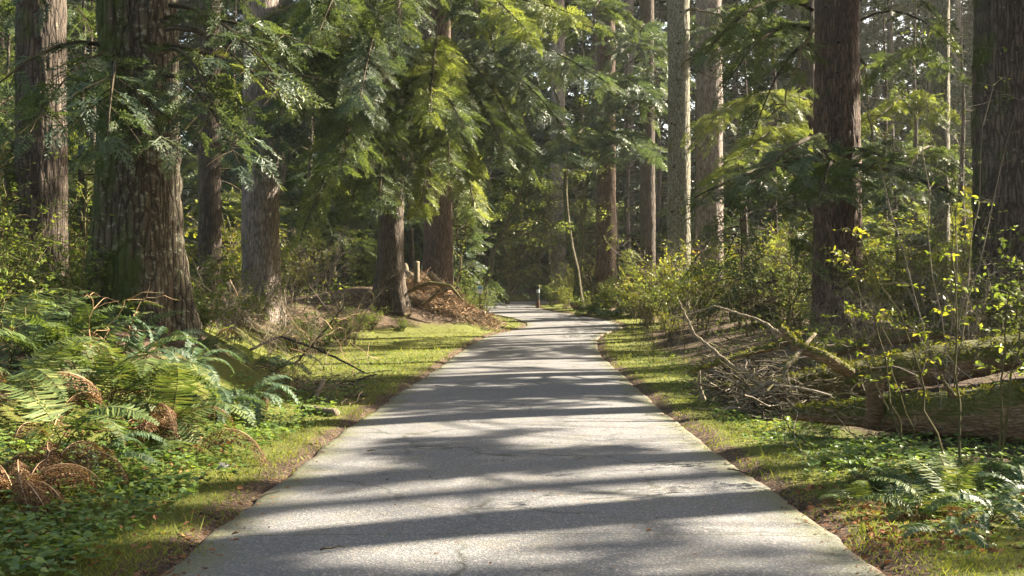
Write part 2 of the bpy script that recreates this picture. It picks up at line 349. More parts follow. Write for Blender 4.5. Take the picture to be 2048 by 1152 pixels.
def ground_mat():
    m, nt, nd, lk = mat('forest floor')
    P = N(nt, 'NewGeometry').outputs['Position']
    e = N(nt, 'Attribute', attribute_name='edge').outputs['Fac']
    g = N(nt, 'Attribute', attribute_name='green').outputs['Fac']
    n1 = noise(nt, P, 2.2, 6, .7); n2 = noise(nt, P, 26, 5, .75); n3 = noise(nt, P, 90, 4, .8)
    vo = N(nt, 'TexVoronoi'); vo.inputs['Scale'].default_value = 55; lk.new(P, vo.inputs['Vector'])
    sp = N(nt, 'SeparateColor'); lk.new(vo.outputs['Color'], sp.inputs[0])
    soil = mix(nt, n2, (.030, .022, .016), (.10, .072, .05))
    soil = mix(nt, ramp(nt, sp.outputs[0], [(.7, 0.), (.95, .7)]), soil, (.26, .17, .11))
    soil = mix(nt, ramp(nt, sp.outputs[1], [(.8, 0.), (.95, .7)]), soil, (.02, .013, .01))
    moss = mix(nt, n2, (.04, .05, .014), (.14, .15, .03))
    moss = mix(nt, ramp(nt, n3, [(.5, 0.), (.75, .6)]), moss, (.2, .2, .05))
    f = mth(nt, 'ADD', g, mth(nt, 'MULTIPLY', mth(nt, 'SUBTRACT', mth(nt, 'ADD', mth(nt, 'MULTIPLY', n1, .6), mth(nt, 'MULTIPLY', n2, .5)), .55), 1.3))
    c = mix(nt, ramp(nt, f, [(.38, 0.), (.62, 1.)]), soil, moss)
    bf = mth(nt, 'SUBTRACT', e, mth(nt, 'SUBTRACT', mth(nt, 'MULTIPLY', mth(nt, 'ADD', mth(nt, 'MULTIPLY', noise(nt, P, 1.3, 5, .7), 2.2), n2), .27), .29))
    c = mix(nt, ramp(nt, bf, [(.0, 1.), (.10, 0.)]), c, soil)
    h = mth(nt, 'ADD', n2, mth(nt, 'MULTIPLY', n3, .5))
    out(nt, pbr(nt, c, .95, .15, bump(nt, h, .03)))
    return m
M['ground'] = ground_mat()
def flat(name, col, rough=.6, spec=.4, nz=.15, sc=20):
    m, nt, nd, lk = mat(name)
    tc = N(nt, 'TexCoord').outputs['Object']
    c = mix(nt, noise(nt, tc, sc, 5, .7), tuple(v * (1 - nz) for v in col), tuple(min(1, v * (1 + nz)) for v in col))
    out(nt, pbr(nt, c, rough, spec)); return m
M['sign_white'] = flat('sign white', (.75, .76, .76), .4); M['sign_blue'] = flat('sign blue', (.12, .30, .42), .4)
M['sign_ink'] = flat('sign ink', (.03, .04, .07), .5)
M['post_dark'] = flat('dark green painted post', (.018, .03, .028), .5); M['post_brown'] = flat('brown post base', (.10, .05, .035), .8, .2, .3)
M['band'] = flat('pale reflective band', (.45, .5, .47), .35); M['cap'] = flat('weathered cap', (.3, .22, .13), .8)
M['post_wood'] = bark_mat('weathered post wood', (.08, .065, .04), (.19, .15, .10), (.24, .2, .14), .5, scale=2., bd=.01)
M['cut_wood'] = flat('pale cut wood', (.42, .28, .15), .8, .2, .3, 60)
M['knot'] = flat('dark knot', (.012, .01, .008), .9, .1)
M['stone'] = flat('grey stone', (.12, .12, .115), .85, .2, .3, 25)

# ------------------------------------------------------------------ the setting
def spaced(a, b, lo, hi, fine, grow):
    """coordinates: fine step inside lo..hi, growing outside"""
    c = list(np.arange(lo, hi, fine)); s = fine; x = hi
    while x < b: c.append(x); s *= grow; x += s
    c.append(b); s = fine; x = lo; pre = []
    while x > a: s *= grow; x -= s; pre.append(max(x, a))
    return np.array(sorted(set(pre + c)))
gx = spaced(-150, 150, -7, 7, .1, 1.07); gy = spaced(-60, 200, 2.5, 26, .13, 1.025)
X, Y = np.meshgrid(gx, gy); Z = G(X, Y)
ed = np.abs(road_side(X, Y)) - HALF
lefts = road_side(X, Y) < 0
green = np.where(lefts, sm(3.2, 1.6, ed - np.interp(Y, [0, 15, 20, 32, 36], [0, 0, 3.2, 2.6, .3])), sm(2.2, .7, ed - np.interp(Y, [0, 12, 30], [1.0, .2, .2])))
green = np.maximum(green * .75 * (1 - .8 * np.where(Y > 29, sm(.12, .5, Z - road_z(Y)), 0)), .33 + .1 * gnoise(X, Y, .5))
o = link('ground', grid_mesh('ground', np.stack([X, Y, Z], -1), M['ground'], attrs={'edge': ed, 'green': green})); tag(o, 'mossy forest floor with grass verges', kind='structure')
ry = np.concatenate([np.arange(-25, 36, .12), np.arange(36, 90, .3)]); sl = (road_x(ry + .2) - road_x(ry - .2)) / .4
u = np.array([-1, -.985, -.96, -.9, -.75, -.5, -.25, 0, .25, .5, .75, .9, .96, .985, 1.])
tx = 1 / np.sqrt(1 + sl**2); ty = -sl / np.sqrt(1 + sl**2)
wob = HALF + .012 * np.sin(ry * 1.3) + .012 * np.sin(ry * 5.1 + 1) + rng.normal(0, .007, len(ry))
wob2 = HALF + .012 * np.sin(ry * 1.6 + 2) + .012 * np.sin(ry * 4.3) + rng.normal(0, .007, len(ry))
hw = np.where(u[None, :] < 0, wob[:, None], wob2[:, None])
RX = road_x(ry)[:, None] + tx[:, None] * u[None] * hw; RY = ry[:, None] + ty[:, None] * u[None] * hw
RZ = road_z(ry)[:, None] + .02 * (1 - u[None]**2) - .03 * (np.abs(u[None]) > .99)
o = link('path', grid_mesh('path', np.stack([RX, RY, RZ], -1), M['asphalt'], attrs={'edge': (1 - np.abs(u[None])) * hw})); tag(o, 'grey asphalt path winding away through the forest', kind='structure')

# ------------------------------------------------------------------ foliage templates
def rhomb(p, d, l, w, up, bend=0.):
    """leaf-like quads: base p, direction d, length l, width w"""
    d = norm(d); s = norm(np.cross(up, d))
    a = p; c = p + d * l[:, None]; m = p + d * (l * .45)[:, None]
    return np.stack([a, m + s * (w / 2)[:, None], c, m - s * (w / 2)[:, None]], 1)
def spray_template(seed, nside=8, sub=3, fw=.05):
    r = np.random.default_rng(seed); P = []; D = []; L = []
    for i in range(nside):
        t = (i + .5) / nside; x = t * .95
        for sgn in (-1, 1):
            ln = (.33 * (1 - t)**.8 + .08) * r.uniform(.7, 1.2); a = R(r.uniform(36, 54)) * sgn
            d = np.array([cos(a), sin(a), r.normal(0, .08) - .05]); p = np.array([x, 0, -.12 * x * x])
            P.append(p); D.append(d); L.append(ln)
            for k in range(sub):
                if ln < .15: continue
                q = p + d * ln * (k + .6) / (sub + .6)
                for s2 in (-1, 1):
                    a2 = a + s2 * R(r.uniform(35, 50)); P.append(q); D.append(np.array([cos(a2), sin(a2), r.normal(-.05, .28)])); L.append(ln * (.42 - .08 * k) * r.uniform(.8, 1.1))
    P.append(np.array([.75, 0, -.1])); D.append(np.array([1, 0, -.1])); L.append(.3)
    P = np.array(P); D = np.array(D); L = np.array(L)
    # each finger is a short needle-clad shoot: nearly parallel sides, blunt tip
    D = norm(D); U = np.tile([0, 0, 1.], (len(L), 1)) + r.normal(0, .35, (len(L), 3)); Sd = norm(np.cross(U, D)); w = (fw * r.uniform(.7, 1.25, len(L)) / 2)[:, None]; E = P + D * L[:, None]
    return np.stack([P + Sd * w * .8, E + Sd * w * .45, E - Sd * w * .45, P - Sd * w * .8], 1)
SPRAY = {0: [spray_template(s, 9, 2, .042) for s in range(6)], 1: [spray_template(s, 8, 2, .062) for s in range(10, 14)], 2: [spray_template(s, 8, 1, .08) for s in range(20, 23)]}

def bough(soup, P0, P1, width=1.0, sag=.25, lod=0, size=.42, dens=1., filt=True, hang=.35, thick=None, tassel=0., wood=1, leafm=0, bare=.15):
    """a conifer limb from P0 to P1 with drooping flat side sprays"""
    P0 = np.asarray(P0, float); P1 = np.asarray(P1, float); L = np.linalg.norm(P1 - P0)
    n = max(6, int(L * 3)); C = curve(P0, P1, sag, n); C[:, 2] -= 0
    th = thick or min(.055, .010 + .009 * L); tt = np.linspace(0, 1, n)
    soup.add(tubeq(C, th * (1 - .85 * tt), 4 if lod < 2 else 3), mi=wood)
    step = (.17 if lod == 0 else .28 if lod == 1 else .5) / dens
    k = max(3, int(L * (1 - bare) / step)); uu = bare + (1 - bare) * (np.arange(k) + rng.random(k)) / k
    T = norm(np.gradient(C, axis=0)); pos = []; fw = []; up = []; sz = []
    for i, u_ in enumerate(uu):
        p = np.array([np.interp(u_, tt, C[:, j]) for j in range(3)]); t = np.array([np.interp(u_, tt, T[:, j]) for j in range(3)])
        w = width * min(1, 1.6 * (1 - u_)**.7 + .18) * min(1, .45 + u_) * rng.uniform(.65, 1.2)
        hz = norm(np.cross(t, [0, 0, 1.]))
        for sg in (-1, 1):
            if rng.random() < .12: continue
            a = R(rng.uniform(45, 72)); d = norm(t * cos(a) + hz * sg * sin(a) * (1 - .45 * tassel) + np.array([0, 0, rng.normal(-.08, .12) - tassel * rng.uniform(.4, 1.3)]))
            m = max(1, int(w / (size * .55)))
            for j in range(m):
                f = (j + .3 * rng.random()) / m * w; q = p + d * f + np.array([0, 0, -hang * f * f / max(w, .3)])
                dd = norm(d + np.array([0, 0, -2 * hang * f / max(w, .3) * .7]) + rng.normal(0, .22, 3))
                if j: dd = norm(dd + hz * rng.normal(0, .45) + t * rng.normal(.1, .45))
                pos.append(q); fw.append(dd); up.append(np.array([0, 0, 1]) + rng.normal(0, .5, 3) - hz * sg * .2); sz.append(size * rng.uniform(.75, 1.25) * (1 if j < m - 1 else 1.05))
            if lod == 0 and w > .3:
                e = p + d * w; e[2] -= hang * w
                soup.add(tubeq(curve(p, e, hang * w * .12, 4), [.006, .005, .004, .002], 3), mi=wood)
    pos.append(C[-1]); fw.append(T[-1]); up.append(np.array([0, 0, 1.])); sz.append(size)
    pos = np.array(pos); fw = np.array(fw); up = np.array(up); sz = np.array(sz)
    if filt:
        keep = ~opened(pos + fw * (sz * .5)[:, None]); pos, fw, up, sz = pos[keep], fw[keep], up[keep], sz[keep]
    if not len(pos): return
    Rm = frames(fw, up); var = rng.integers(0, len(SPRAY[lod]), len(pos)); tone = rng.random(len(pos))
    for v in range(len(SPRAY[lod])):
        s_ = var == v
        if s_.any():
            Tm = SPRAY[lod][v]; Q = place(Tm, pos[s_], Rm[s_], sz[s_])
            rr = np.repeat(tone[s_], len(Tm)) * .6 + rng.random(len(Q)) * .4
            soup.add(Q, rr, leafm)

def crown(soup, z0, z1, rad, n, lod, size, dens=.8, filt=True, base=(0, 0, 0), top=.25, droop=.35, trunk_r=.2):
    bx, by, bz = base
    for i in range(n):
        t = (i + rng.random()) / n; z = z0 + (z1 - z0) * t; a = rng.random() * 2 * pi
        L = rad * (1 - (1 - top) * t) * rng.uniform(.65, 1.15)
        P0 = np.array([bx + cos(a) * trunk_r * .5 * (1 - t), by + sin(a) * trunk_r * .5 * (1 - t), bz + z]); P1 = P0 + np.array([cos(a) * L, sin(a) * L, -droop * L * rng.uniform(.3, 1.3)])
        bough(soup, P0, P1, width=L * .42, sag=L * .1, lod=lod, size=size, dens=dens, filt=filt)

# ------------------------------------------------------------------ trunks
def vnoise(u, v, nu, seed):
    """value noise, periodic over u in 0..nu"""
    r = np.random.default_rng(seed); tab = r.random((int(nu), 512))
    iu = np.floor(u).astype(int); iv = np.floor(v).astype(int); fu = u - iu; fv = v - iv
    fu = fu * fu * (3 - 2 * fu); fv = fv * fv * (3 - 2 * fv)
    g = lambda a, b: tab[a % int(nu), b % 512]
    return (g(iu, iv) * (1 - fu) + g(iu + 1, iv) * fu) * (1 - fv) + (g(iu, iv + 1) * (1 - fu) + g(iu + 1, iv + 1) * fu) * fv
def stem_mesh(name, axis, rad, material, nA=48, amp=.02, seed=0, lobes=0., lobe_h=.6, cell=.055, along=None, flat_caps=False):
    """a bark covered stem along axis points (n,3), radius per point"""
    A = np.asarray(axis, float); n = len(A); rad = np.asarray(rad, float)
    T = norm(np.gradient(A, axis=0)); ref = np.array([0, 1., 0]) if abs(T[n // 2, 2]) > .6 else np.array([0, 0, 1.])
    U = norm(np.cross(ref, T)); V = np.cross(T, U)
    th = np.arange(nA) * 2 * pi / nA; s = np.concatenate([[0], np.cumsum(np.linalg.norm(np.diff(A, axis=0), axis=1))])
    TH, SS = np.meshgrid(th, s); nu = max(8, int(2 * pi * rad.mean() / cell))
    warp = (vnoise(TH / (2 * pi) * 8, SS * 1.2 + 3, 8, seed + 5) - .5) * 1.4
    uu = (TH / (2 * pi) * nu + warp) % nu
    a = 1 - np.abs(2 * vnoise(uu, SS / .34, nu, seed) - 1); b = 1 - np.abs(2 * vnoise(uu * 2 % (2 * nu), SS / .13, 2 * nu, seed + 1) - 1)
    rid = 1 - (.65 * a + .35 * b); big = vnoise(TH / (2 * pi) * 6, SS * .7, 6, seed + 2) - .5
    rr = rad[:, None] * (1 + .10 * big) + amp * (rid - .4)
    if lobes:
        z0 = s - s[0]
        rr = rr + rad[:, None] * lobes * np.exp(-np.maximum(z0 - .25, 0) / lobe_h)[:, None] * (.55 + .45 * np.cos(TH * 5 + seed + .6 * np.sin(TH * 2 + seed)))
    Vv = A[:, None] + rr[..., None] * (np.cos(TH)[..., None] * U[:, None] + np.sin(TH)[..., None] * V[:, None])
    return grid_mesh(name, Vv, material, closed_u=True, attrs={'rid': np.clip(rid * 1.3, 0, 1)})
TREES = {}
knot_soup = Soup(); knot_soup.add(tubeq([(0, 0, 0), (0, .5, .02), (0, .8, 0), (0, 1, 0)], [1, .8, .5, .05], 7)); KNOT = knot_soup.mesh('knot', [M['knot']])
def tree(key, name, label, px, w, d, bark, H=32, taper=.45, lean=(0, 0), flare=.35, nA=48, dz=.12, amp=.02, lobe_h=.6, group=None, knots=0, cat='tree', cell=.055, zb=None, bend=0.):
    x = (px - CX) / F * d; zg = g1(x, d); root = thing(name, label, cat, (x, d, zg), group)
    r0 = w / F * d / 2; z = np.concatenate([np.arange(-.3, 6, dz), np.arange(6, min(H, 16), dz * 2), np.linspace(min(H, 16), H, 14)[0:]]); z = np.unique(np.round(z, 4))
    rad = r0 * (1 - taper * np.clip(z, 0, H) / H * 1.0); rad[-1] = .02; rad = np.maximum(rad, .02)
    ax = np.stack([lean[0] * z + bend * np.sin(z * .5), lean[1] * z, z], 1)
    link('trunk', stem_mesh('trunk', ax, rad, bark, nA, amp, seed=int(px) % 97, lobes=flare, lobe_h=lobe_h, cell=cell), root)
    for k in range(knots):
        zk = rng.uniform(.9, .27 * d + .5); a = rng.uniform(-.9, .9) - pi / 2; r = r0 * (1 - taper * zk / H)
        kn = link('knot', KNOT, root, (lean[0] * zk + cos(a) * r * .93, lean[1] * zk + sin(a) * r * .93, zk)); kn.rotation_euler = (R(rng.uniform(-8, 8)), 0, a - pi / 2); s_ = rng.uniform(.025, .05); kn.scale = (s_ * 1.4, s_ * 1.6, s_ * .8)
    TREES[key] = (root, np.array([x, d, zg]), r0, lean, H)
    return root
def add_crown(key, z0, z1, rad, n, lod, size, needles, dens=.8, filt=True, top=.25):
    root, b, r0, lean, H = TREES[key]; s = Soup()
    # build in world coordinates (so that canopy gaps can be kept open), then shift to the thing
    crown(s, z0, z1, rad, n, lod, size, dens, filt, tuple(b), top, trunk_r=r0)
    for q in s.q: q -= b
    return link('crown', s.mesh('crown', [needles, M['twig_dark']]), root)
def add_bough(key, pts, needles, tassel=0., width=1., sag=.25, lod=0, size=.4, dens=1., hang=.4, label=None, thick=None, filt=False, bare=.15, z0=None):
    """pts: (px,row,depth) of where the limb leaves the trunk and of its tip"""
    root, b, r0, lean, H = TREES[key]; s = Soup()
    P0 = W(*pts[0]); P1 = W(*pts[1])
    bough(s, P0, P1, width, sag, lod, size, dens, filt, hang, thick, tassel, bare=bare)
    for q in s.q: q -= b
    o = link('branch', s.mesh('branch', [needles, M['twig_dark']]), root)
    if label: o['label'] = label
    return o

tree('big', 'fir_tree', 'massive dark mossy fir trunk behind the sunlit ferns left of the path', 275, 156, 14.0, M['bark_big'], 34, .25, (.003, 0), .62, 150, .035, .05, 1.0, knots=3, cell=.075)
tree('farleft', 'fir_tree', 'tall furrowed trunk at the left edge, left of the massive mossy one', 84, 98, 17.5, M['bark_dark'], 34, .3, (-.002, 0), .35, 110, .05, .04, .7, cell=.07)
tree('greyleft', 'fir_tree', 'pale grey fir trunk right of the massive mossy one, seen in the gap', 522, 76, 31, M['bark_grey'], 34, .3, (0, 0), .3, 70, .09, .04, .6, cell=.08)
tree('mossyleft', 'fir_tree', 'slim dark mossy trunk between the massive trunk and the pale grey one', 419, 46, 35, M['bark_dark'], 30, .3, (0, 0), .3, 48, .12, .03, .6)
tree('mid', 'spruce_tree', 'dark brown tree with widely flared foot on the mound beside the brush heap', 780, 52, 36, M['bark_dark'], 30, .3, (.012, 0), .85, 80, .08, .025, .75)
tree('midred', 'fir_tree', 'straight reddish trunk right behind the wooden post and brown brush heap', 876, 60, 42, M['bark_red'], 34, .4, (0, 0), .3, 72, .1, .035, .7, knots=2, cell=.08)
tree('palefar', 'fir_tree', 'distant pale grey trunk above the bollard, behind the twin saplings', 1116, 32, 64, M['bark_grey'], 36, .35, (0, 0), .3, 48, .15, .04, .6, cell=.1)
tree('centre', 'fir_tree', 'straight ribbed trunk right of the bend, behind the twin mossy saplings', 1212, 41, 50, M['bark_red'], 36, .3, (0, 0), .35, 60, .1, .035, .6, knots=9, cell=.08)
tree('darkthin', 'fir_tree', 'thin dark red trunk rising behind the pale twiggy bush', 1296, 32, 53, M['bark_dark'], 34, .3, (-.004, 0), .3, 48, .14, .03, .6, knots=4)
tree('thinfar', 'fir_tree', 'thin faint trunk between the ribbed trunk and the dark red one', 1258, 22, 78, M['bark_grey'], 36, .3, (0, 0), .3, 30, .2, .03, .6)
tree('lichen', 'fir_tree', 'lichen spotted trunk with mossy right edge beside the wide grey one', 1358, 47, 41, M['bark_lichen'], 34, .2, (-.001, 0), .3, 64, .09, .03, .6, knots=10)
tree('wide', 'fir_tree', 'wide pale grey trunk right of the lichen spotted one', 1420, 56, 46, M['bark_grey'], 36, .3, (-.003, 0), .3, 64, .1, .04, .6, knots=8, cell=.08)
tree('right', 'fir_tree', 'stout red brown trunk behind the brush tangle and mossy logs', 1676, 94, 22, M['bark_red'], 34, .28, (-.004, 0), .34, 130, .045, .035, .7, knots=8, cell=.06)
tree('behindright', 'fir_tree', 'slim mossy trunk half hidden left of the stout red brown one', 1616, 32, 39, M['bark_dark'], 32, .3, (0, 0), .3, 40, .14, .03, .6)
tree('slimright', 'fir_tree', 'slim lichened trunk between the stout red one and the huge edge one', 1880, 38, 36, M['bark_lichen'], 32, .2, (.001, 0), .3, 48, .1, .03, .6, knots=4)
tree('edge', 'fir_tree', 'huge dark furrowed trunk cut by the right edge, behind yellow leaves', 2012, 124, 19, M['bark_dark'], 36, .28, (-.002, 0), .3, 130, .05, .05, .8, cell=.08)
# crowns above the frame (they shade the path), then the low boughs the photograph shows
for key, z0, rad, n, mt in [('big', 8.0, 4.0, 26, 'shade'), ('farleft', 10.5, 4, 16, 'shade'), ('greyleft', 13, 4, 16, 'needle_dark'), ('mossyleft', 13, 3, 14, 'needle_dark'),
        ('mid', 9.5, 3.6, 26, 'needle_dark'), ('midred', 12, 4, 20, 'needle_dark'), ('palefar', 17, 4, 16, 'needle_blue'), ('centre', 15, 4, 18, 'needle_blue'),
        ('darkthin', 13, 3.5, 18, 'needle_blue'), ('lichen', 14, 4, 14, 'needle_dark'), ('wide', 14, 4.4, 16, 'needle_dark'), ('right', 10.5, 4.2, 24, 'shade'),
        ('behindright', 10, 3.6, 18, 'needle_dark'), ('slimright', 11, 3.6, 16, 'needle_dark'), ('edge', 10.5, 4.5, 22, 'shade'), ('thinfar', 10, 3.5, 24, 'needle_blue')]:
    add_crown(key, z0, TREES[key][4] - 2, rad, n, 2, 1.0, M[mt], .8)

ND, NB, NL = M['needle_dark'], M['needle_blue'], M['needle_sunlit']
for pts, nm, kw in [
    # big left tree, in front of its trunk
    (((230, 110, 13.6), (60, 265, 11.4)), ND, dict(width=1.0, sag=.25, hang=.45)),
    (((240, 130, 13.5), (215, 270, 10.8)), NB, dict(width=.9, sag=.3, hang=.5)),
    (((320, 110, 13.5), (440, 250, 11.6)), ND, dict(width=.8, sag=.35, hang=.5)),
    (((330, 90, 13.6), (600, 200, 11.8)), NL, dict(width=.75, sag=.12, hang=.35)),
    (((330, 150, 13.6), (480, 330, 11.8)), NB, dict(width=.8, sag=.25, hang=.5)),
    (((260, 180, 13.4), (330, 310, 11.4)), ND, dict(width=.8, sag=.25, hang=.55)),
    (((210, 90, 13.8), (-60, 230, 12.2)), ND, dict(width=.6, sag=.3, hang=.45)),
    (((330, 35, 13.7), (620, 90, 12.6)), ND, dict(width=.6, sag=.10, hang=.6)),
    (((340, 10, 13.7), (560, 160, 12.0)), NB, dict(width=.7, sag=.2, hang=.6)),
    (((340, -60, 13.6), (520, 40, 12.0)), ND, dict(width=.6, sag=.2, hang=.45)),
    (((205, -60, 13.7), (40, 20, 12.4)), ND, dict(width=.6, sag=.25, hang=.45))]:
    add_bough('big', pts, nm, dens=.62, **kw)
for pts, nm, kw in [
    (((770, 60, 35.5), (560, 230, 25)), ND, dict(width=1.50, sag=.9, size=.58, lod=0, hang=.5)),
    (((770, 120, 35.5), (480, 330, 26)), NB, dict(width=1.50, sag=1., size=.58, lod=0, hang=.5)),
    (((775, 90, 35.5), (680, 330, 24)), ND, dict(width=1.50, sag=1., size=.58, lod=0, hang=.55)),
    (((785, 50, 35.5), (720, 200, 22)), NB, dict(width=1.22, sag=.9, size=.55, hang=.55)),
    (((770, 200, 35.5), (600, 480, 27)), NL, dict(width=0.88, sag=.8, size=.58, lod=0, hang=.4)),
    (((780, 220, 35.5), (760, 400, 26)), ND, dict(width=1.36, sag=.9, size=.58, lod=0, hang=.6)),
    (((770, -60, 35.5), (640, 60, 23)), ND, dict(width=1.50, sag=.9, size=.58, lod=0, hang=.5)),
    (((760, -20, 35.5), (560, 100, 25)), NL, dict(width=1.22, sag=.9, size=.58, lod=0, hang=.5)),
    (((790, -100, 35.5), (800, 60, 24)), ND, dict(width=1.36, sag=.9, size=.58, lod=0, hang=.5)),
    (((790, 130, 35.5), (930, 260, 26)), ND, dict(width=1.22, sag=.7, size=.58, lod=0, hang=.5)),
    (((775, 270, 35.5), (700, 420, 28)), ND, dict(width=0.95, sag=.6, size=.55, hang=.6)),
    (((760, 60, 35.5), (500, 60, 28)), ND, dict(width=1.50, sag=.8, size=.58, lod=0, hang=.6))]:
    add_bough('mid', pts, nm, dens=1.1, tassel=.35, **kw)
for pts, nm, kw in [
    (((885, 30, 41.5), (1150, 30, 25)), NL, dict(width=1.02, sag=.5, size=.58, lod=0, hang=.75)),
    (((885, 0, 41.5), (1060, 70, 24)), NL, dict(width=0.88, sag=.7, size=.58, lod=0, hang=.75)),
    (((885, 100, 41.5), (1220, 170, 29)), NB, dict(width=1.16, sag=.8, size=.58, lod=0, hang=.5)),
    (((885, 130, 41.5), (1060, 340, 29)), ND, dict(width=1.16, sag=1.2, size=.58, lod=0, hang=.7)),
    (((890, 150, 41.5), (1130, 260, 30)), NB, dict(width=1.02, sag=1.1, size=.58, lod=0, hang=.6)),
    (((880, 170, 41.5), (900, 330, 27)), ND, dict(width=1.29, sag=1.0, size=.58, lod=0, hang=.5)),
    (((880, 250, 41.5), (950, 420, 27)), NL, dict(width=0.95, sag=1.0, size=.58, lod=0, hang=.6)),
    (((880, 90, 41.5), (860, 230, 26)), NL, dict(width=1.02, sag=.9, size=.58, lod=0, hang=.5)),
    (((885, 180, 41.5), (1010, 310, 28)), ND, dict(width=1.16, sag=1.0, size=.58, lod=0, hang=.5)),
    (((885, -80, 41.5), (960, 40, 27)), ND, dict(width=1.36, sag=1.0, size=.58, lod=0, hang=.5)),
    (((885, 300, 41.5), (840, 420, 30)), NL, dict(width=0.82, sag=.7, size=.58, lod=0, hang=.7))]:
    add_bough('midred', pts, nm, dens=1.1, tassel=.35, **kw)
for pts, nm, kw in [
    (((1640, 310, 21.6), (1390, 395, 17.5)), ND, dict(width=.9, sag=.12, size=.4, hang=.5)),
    (((1645, 270, 21.5), (1500, 370, 16)), NB, dict(width=.8, sag=.15, size=.4, hang=.5)),
    (((1690, 300, 21.5), (1790, 330, 17)), ND, dict(width=.8, sag=.1, size=.4, hang=.5)),
    (((1700, 330, 21.5), (1920, 395, 17.5)), NB, dict(width=.75, sag=.12, size=.4, hang=.5)),
    (((1670, 320, 21.5), (1640, 395, 16.5)), ND, dict(width=.8, sag=.15, size=.4, hang=.5)),
    (((1625, 20, 21.8), (1410, 110, 19)), ND, dict(width=.8, sag=.5, size=.45, hang=.6)),
    (((1625, 60, 21.8), (1440, 190, 19)), ND, dict(width=.8, sag=.5, size=.45, hang=.6)),
    (((1625, 90, 21.8), (1500, 290, 19.5)), ND, dict(width=.8, sag=.5, size=.45, hang=.7)),
    (((1722, 40, 21.8), (1910, 100, 20)), ND, dict(width=.7, sag=.4, size=.45, hang=.5)),
    (((1722, 0, 21.8), (1880, 40, 20)), ND, dict(width=.7, sag=.4, size=.45, hang=.5)),
    (((1630, 330, 21.8), (1450, 520, 18)), ND, dict(width=1.3, sag=.7, size=.45, hang=.9, thick=.05)),
    (((1625, -50, 21.6), (1480, 50, 19)), ND, dict(width=.8, sag=.5, size=.45, hang=.6))]:
    add_bough('right', pts, nm, dens=.62, **kw)
for key, pts, nm, kw in [
    ('behindright', ((1612, 200, 38.6), (1420, 240, 32)), NL, dict(width=1.8, sag=.5, lod=0, size=.46, hang=.6)),
    ('behindright', ((1612, 260, 38.6), (1470, 330, 31)), NL, dict(width=1.8, sag=.5, lod=0, size=.46, hang=.7)),
    ('behindright', ((1620, 100, 38.6), (1480, 60, 32)), ND, dict(width=1.8, sag=.5, lod=1, size=.7, hang=.6)),
    ('slimright', ((1870, 200, 35.6), (1740, 260, 30)), NL, dict(width=1.8, sag=.5, lod=1, size=.46, hang=.5)),
    ('slimright', ((1870, 120, 35.6), (1760, 150, 30)), ND, dict(width=1.8, sag=.5, lod=1, size=.46, hang=.5)),
    ('slimright', ((1875, 300, 35.6), (1800, 380, 30)), ND, dict(width=1.7, sag=.5, lod=1, size=.46, hang=.5)),
    ('centre', ((1215, 170, 49.6), (1290, 190, 42)), NB, dict(width=1.8, sag=.5, lod=1, size=.7, hang=.5)),
    ('centre', ((1205, 250, 49.6), (1130, 320, 42)), NB, dict(width=2.0, sag=.6, lod=1, size=.7, hang=.5)),
    ('centre', ((1215, 280, 49.6), (1280, 310, 42)), NB, dict(width=2.0, sag=.6, lod=1, size=.7, hang=.5)),
    ('centre', ((1210, 10, 49.6), (1180, 60, 42)), ND, dict(width=2.2, sag=.6, lod=1, size=.7, hang=.5)),
    ('darkthin', ((1296, 180, 52.6), (1240, 230, 46)), NB, dict(width=2.0, sag=.6, lod=1, size=.7, hang=.5)),
    ('darkthin', ((1296, 120, 52.6), (1320, 190, 46)), NB, dict(width=2.0, sag=.6, lod=1, size=.7, hang=.5)),
    ('darkthin', ((1296, 60, 52.6), (1270, 100, 46)), NB, dict(width=2.0, sag=.6, lod=1, size=.7, hang=.5)),
    ('farleft', ((60, 200, 19.5), (-80, 330, 17)), ND, dict(width=1.2, sag=.4, size=.45, hang=.6)),
    ('farleft', ((125, 20, 19.5), (200, 120, 18.6)), ND, dict(width=.7, sag=.4, size=.45, hang=.6)),
    ('farleft', ((45, -20, 19.5), (-40, 110, 17)), ND, dict(width=.8, sag=.4, size=.45, hang=.6)),
    ('wide', ((1440, 20, 45.5), (1540, 60, 40)), ND, dict(width=2.0, sag=.5, lod=1, size=.7, hang=.5)),
    ('lichen', ((1380, 60, 40.6), (1470, 90, 37)), ND, dict(width=1.0, sag=.3, lod=1, size=.46, hang=.6))]:
    add_bough(key, pts, nm, **kw)

# dead bare limbs on trunks
def bare_limb(key, a, b, r=.03, sag=.2, m='twig_dark', twigs=6):
    root, bb, r0, lean, H = TREES[key]; s = Soup(); P = curve(W(*a), W(*b), sag, 9, .03); s.add(tubeq(P, np.linspace(r, r * .25, 9), 5))
    for k in range(twigs):
        i = rng.integers(3, 9); q = P[i]; e = q + rng.normal(0, 1, 3) * np.array([.35, .35, .3]) + np.array([0, 0, -.25]); s.add(tubeq(curve(q, e, .04, 5, .02), np.linspace(r * .35, .003, 5), 3))
    for q in s.q: q -= bb
    o = link('branch', s.mesh('branch', [M[m]]), root); o['label'] = 'bare dead branch'
bare_limb('big', (322, 40, 13.4), (490, 75, 12.6), .028, -.05)
bare_limb('big', (330, 60, 13.4), (560, 190, 12.2), .022, .2)
bare_limb('right', (1630, 60, 21.6), (1570, 210, 19), .05, .3, 'twig_moss', 10)
bare_limb('right', (1622, 270, 21.6), (1590, 420, 19.4), .04, .3, 'twig_dark', 10)
bare_limb('right', (1722, 120, 21.6), (1745, 300, 20.4), .03, .3, 'twig_moss', 8)
bare_limb('lichen', (1375, 20, 40.7), (1490, 50, 39.5), .05, .15, 'twig_moss', 6)
bare_limb('lichen', (1362, 135, 40.6), (1450, 130, 39.6), .05, .5, 'twig_moss', 4)
